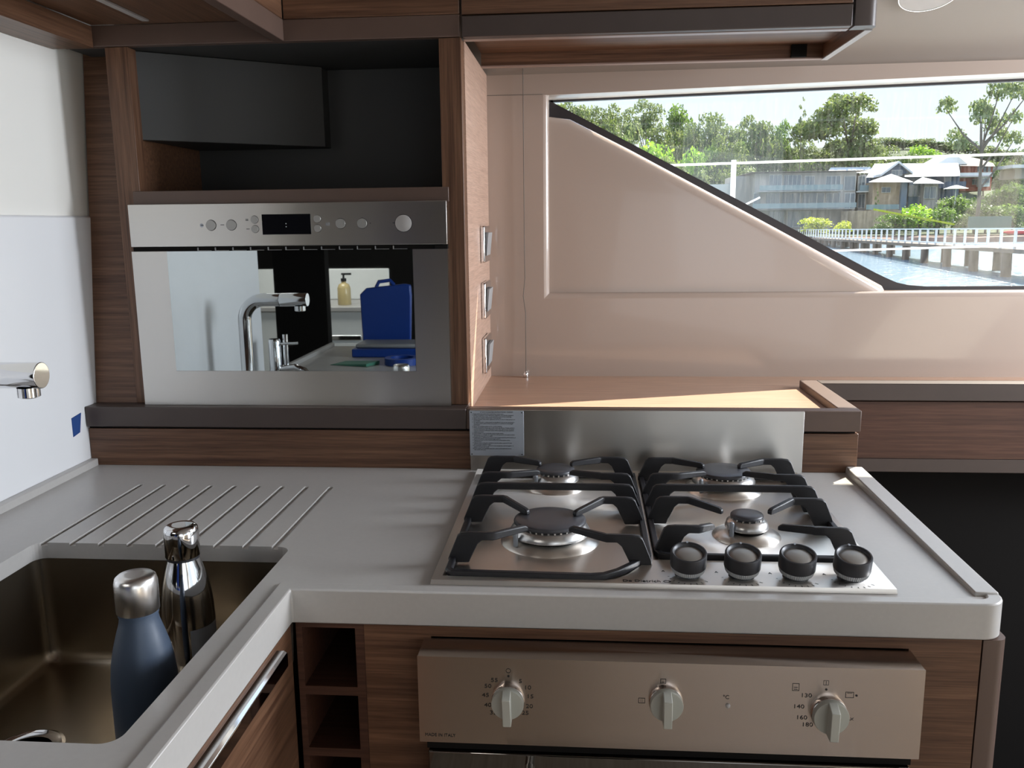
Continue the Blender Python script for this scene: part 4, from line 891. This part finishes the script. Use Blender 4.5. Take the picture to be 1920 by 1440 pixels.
tree('flowering_shrub', 'narrower yellow shrub on the lawn before the flats', 1586, 405, 40, 118, 'bush', 'yellow', 2, None, cat='bush')
tree('small_conifer', 'small dark conifer against the sandstone wall', 1646, 348, 26, 131, 'conifer', 'dark', 2, None)
# ---- houses
def blk(mm, px0, px1, py0, py1, Y, depth):
    a, b_ = at(px0, py1, Y), at(px1, py0, Y); mm.box(a[0], b_[0], Y, Y+depth, a[2], b_[2]); return mm
def part(root, name, mt, px0, px1, py0, py1, Y, depth):
    mm = MB(); blk(mm, px0, px1, py0, py1, Y, depth); return mm.build(name, mt, root, smooth=0)
def hwin(root, px0, px1, py0, py1, Y, n_=2, fm='render_white'):
    mm = MB(); blk(mm, px0, px1, py0, py1, Y-.12, .1); f_ = mm.build('window', M['pane'], root, smooth=0)
    mm = MB(); w_ = .45
    for k in range(n_+1): x = px0+(px1-px0)*k/n_; blk(mm, x-w_, x+w_, py0, py1, Y-.2, .07)
    blk(mm, px0, px1, py0-.4, py0+.5, Y-.2, .07); blk(mm, px0, px1, py1-.5, py1+.4, Y-.2, .07); mm.build('frame', M[fm], f_, smooth=0)
def roof(root, name, mt, pts):   # closed solid from 3 or more ridge/eave points (px,py,Y) lists: bottom ring and apex list
    bot, top = pts; mm = MB(); vb = [P3(*q) for q in bot]; vt = [P3(*q) for q in top]; n_ = len(vb)
    if len(vt) == 1: mm.add(vb+vt, [tuple(range(n_))]+[(i, (i+1) % n_, n_) for i in range(n_)])
    elif len(vt) == 2: mm.add(vb+vt, [(0, 1, 2, 3), (0, 1, 5, 4), (1, 2, 5), (2, 3, 4, 5), (3, 0, 4)])
    return mm.build(name, mt, root, smooth=0)
fl = thing('apartment_house', 'wide grey three-storey flats with glass balconies by the water', 'building', P3(1515, 430, 140))
part(fl, 'wall', M['render_grey'], 1412, 1606, 322, 433, 138, 12); part(fl, 'side_wing', M['render_grey'], 1606, 1625, 327, 433, 139.5, 10)
part(fl, 'roof', M['tile_roof'], 1408, 1628, 319, 323, 137, 14)
part(fl, 'wall_extension', M['render_grey'], 1372, 1413, 330, 420, 141, 8); part(fl, 'low_wing', M['render_white'], 1322, 1380, 345, 420, 143, 6)
for y_, x0_, x1_ in ((358.5, 1424, 1581), (392.5, 1411, 1606)):
    part(fl, 'balcony_slab', M['render_white'], x0_, x1_, y_-1, y_+1.6, 135.6, 2.5); part(fl, 'balustrade', M['glass_fence'], x0_, x1_, y_-13, y_-1.2, 135.7, .05)
part(fl, 'side_balcony', M['render_white'], 1606, 1637, 358, 360.5, 138, 4); part(fl, 'side_balustrade', M['glass_fence'], 1612, 1637, 347, 358, 138, .05)
for x0_, x1_, y0_, y1_, n_ in ((1442, 1466, 328, 357, 3), (1470, 1502, 328, 357, 4), (1509, 1527, 330, 357, 2), (1549, 1576, 330, 357, 3), (1583, 1604, 330, 357, 1), (1413, 1425, 362, 391, 1), (1436, 1462, 362, 391, 3), (1466, 1500, 362, 391, 2), (1505, 1545, 362, 391, 3), (1549, 1574, 362, 391, 2), (1584, 1603, 362, 391, 2), (1442, 1470, 396, 426, 3), (1476, 1520, 396, 426, 4)):
    hwin(fl, x0_, x1_, y0_, y1_, 138, n_)
hwin(fl, 1609, 1622, 330, 357, 139.5, 2); hwin(fl, 1609, 1622, 364, 390, 139.5, 2)
part(fl, 'terrace_wall', M['sandstone'], 1606, 1690, 394, 433, 129, 8); part(fl, 'terrace_balustrade', M['glass_fence'], 1624, 1686, 383, 393, 129.2, .05)
sh = thing('stone_house', 'sandstone and blue house with low white pyramid roofs', 'building', P3(1690, 400, 142))
part(sh, 'stone_wall', M['sandstone'], 1634, 1688, 341, 400, 136, 8); part(sh, 'blue_wall', M['slate_blue'], 1687, 1702, 342, 400, 135.5, 8); part(sh, 'recess_wall', M['slate_blue'], 1702, 1733, 342, 392, 138, 6); part(sh, 'right_wall', M['render_grey'], 1730, 1760, 345, 392, 136.5, 6)
roof(sh, 'roof', M['render_white'], ([(1628, 341.5, 134), (1713, 341.5, 134), (1705, 338, 146), (1636, 338, 146)], [(1671, 326, 140)]))
roof(sh, 'side_roof', M['render_white'], ([(1712, 344, 135), (1770, 344, 135), (1762, 340, 144), (1716, 340, 144)], [(1730, 332, 139)]))
hwin(sh, 1653, 1670, 351, 361, 136, 2); hwin(sh, 1704, 1730, 348, 368, 138, 3); hwin(sh, 1733, 1755, 350, 372, 136.5, 2)
nh = thing('gabled_house', 'navy gabled house under long pale metal roofs', 'building', P3(1715, 350, 158))
part(nh, 'wall', M['navy'], 1630, 1800, 327, 375, 156, 10)
roof(nh, 'roof', M['metal_roof'], ([(1624, 333, 154), (1800, 330, 154), (1800, 318, 168), (1632, 318, 168)], [(1640, 307, 161), (1797, 306, 161)]))
roof(nh, 'left_roof', M['metal_roof'], ([(1552, 322, 160), (1634, 325, 160), (1634, 316, 170), (1556, 316, 170)], [(1558, 314, 165), (1632, 313, 165)]))
mm = MB(); g_ = [at(1656, 329, 151.5), at(1706, 325, 151.5), at(1685, 307, 151.5)]
mm.prism([(q[0], q[2]) for q in g_], 151.5, 156, 'y'); mm.build('gable', M['navy'], nh, smooth=0)
for a, b_ in (((1651, 331), (1685, 306)), ((1685, 306), (1711, 327))):
    q0, q1 = at(*a, 151.2), at(*b_, 151.2); mm = MB(); mm.prism([(q0[0], q0[2]), (q1[0], q1[2]), (q1[0], q1[2]+.35), (q0[0], q0[2]+.35)], 151.0, 157, 'y'); mm.build('gable_roof', M['metal_roof'], nh, smooth=0)
hwin(nh, 1672, 1692, 319, 329, 151.5, 3); hwin(nh, 1771, 1783, 329, 344, 156, 1)
part(nh, 'dark_porch', M['navy'], 1776, 1812, 340, 352, 150, 6)
bh = thing('brick_house', 'red brick house with white gable and verandas', 'building', P3(1830, 350, 168))
part(bh, 'wall', M['brick'], 1799, 1862, 309, 358, 164, 12)
mm = MB(); g_ = [at(1754, 308, 163), at(1815, 308, 163), at(1790, 288, 163)]; mm.prism([(q[0], q[2]) for q in g_], 163, 172, 'y'); mm.build('white_gable', M['render_white'], bh, smooth=0)
roof(bh, 'roof', M['tile_roof'], ([(1800, 311, 162), (1866, 312, 162), (1862, 306, 178), (1796, 304, 178)], [(1793, 288, 170), (1836, 298, 170)]))
part(bh, 'veranda_rail', M['render_white'], 1799, 1862, 323, 330, 161.5, .3); part(bh, 'veranda_floor', M['render_white'], 1799, 1862, 330, 332, 161, 3)
for x_ in (1833, 1844, 1852): hwin(bh, x_, x_+6, 312, 322, 164, 1)
for x_ in (1823, 1829): hwin(bh, x_, x_+5, 336, 346, 164, 1)
part(bh, 'bay_window', M['render_white'], 1840, 1857, 332, 350, 161.5, 2); hwin(bh, 1842, 1855, 334, 343, 161.5, 3)
hut = thing('far_house', 'pale flat roof showing at the right frame edge among trees', 'building', P3(1910, 330, 172))
part(hut, 'roof', M['metal_roof'], 1898, 1945, 308, 315, 170, 8); part(hut, 'wall', M['render_grey'], 1902, 1940, 315, 335, 172, 6)
um = thing('garden_umbrella', 'white garden umbrella on the terrace below the navy house', 'umbrella', P3(1793, 385, 126))
c_ = at(1793, 347, 126); r_ = 22*127/F_PX; q = at(1793, 354, 126)
mm = MB(); mm.lathe([(r_, 0), (r_*.5, (c_[2]-q[2])*.6), (.05, c_[2]-q[2])], (c_[0], 126, q[2]), 8); mm.build('canopy', M['canvas'], um, smooth=0)
g_ = at(1783, 388, 126); mm = MB(); mm.tube([(c_[0], 126, terr(c_[0], 126)), (c_[0], 126, c_[2]-.1)], .06, 6); mm.build('pole', M['canvas'], um)
hg = MB(); a, b_ = at(1640, 391, 117), at(1790, 419, 114.5); hg.hexa([(a[0], a[1], a[2]-.22), (b_[0], b_[1], b_[2]-.22), (b_[0], b_[1]+.5, b_[2]-.22), (a[0], a[1]+.5, a[2]-.22), tuple(a), tuple(b_), (b_[0], b_[1]+.5, b_[2]), (a[0], a[1]+.5, a[2])])
tag(hg.build('clipped_hedge', LF['yellow'], smooth=0), 'thin straight yellow-green hedge sloping down to the shore', 'hedge')
mm = MB(); a, b_ = at(1816, 406, 116), at(1896, 424, 116); mm.box(a[0], b_[0], 116, 116.06, b_[2]-.2, a[2]); tag(mm.build('pool_fence', mat('green_tinted_glass', (.07, .13, .11), .2), smooth=0), 'pale glass pool fence on the slope above the shore', 'fence')
q = at(1912, 432, 113.8); mm = MB(); mm.tube([(q[0]-2, 113.8, -1.45), (q[0]-1.2, 113.8, -1.5), (q[0]+1.2, 113.8, -1.5), (q[0]+2.2, 113.8, -1.4)], [.05, .32, .32, .05], 10); tag(mm.build('kayak', M['kayak'], smooth=60), 'red kayak lying on the bank near the right end of the jetty', 'boat')
q = at(1592, 420, 60);
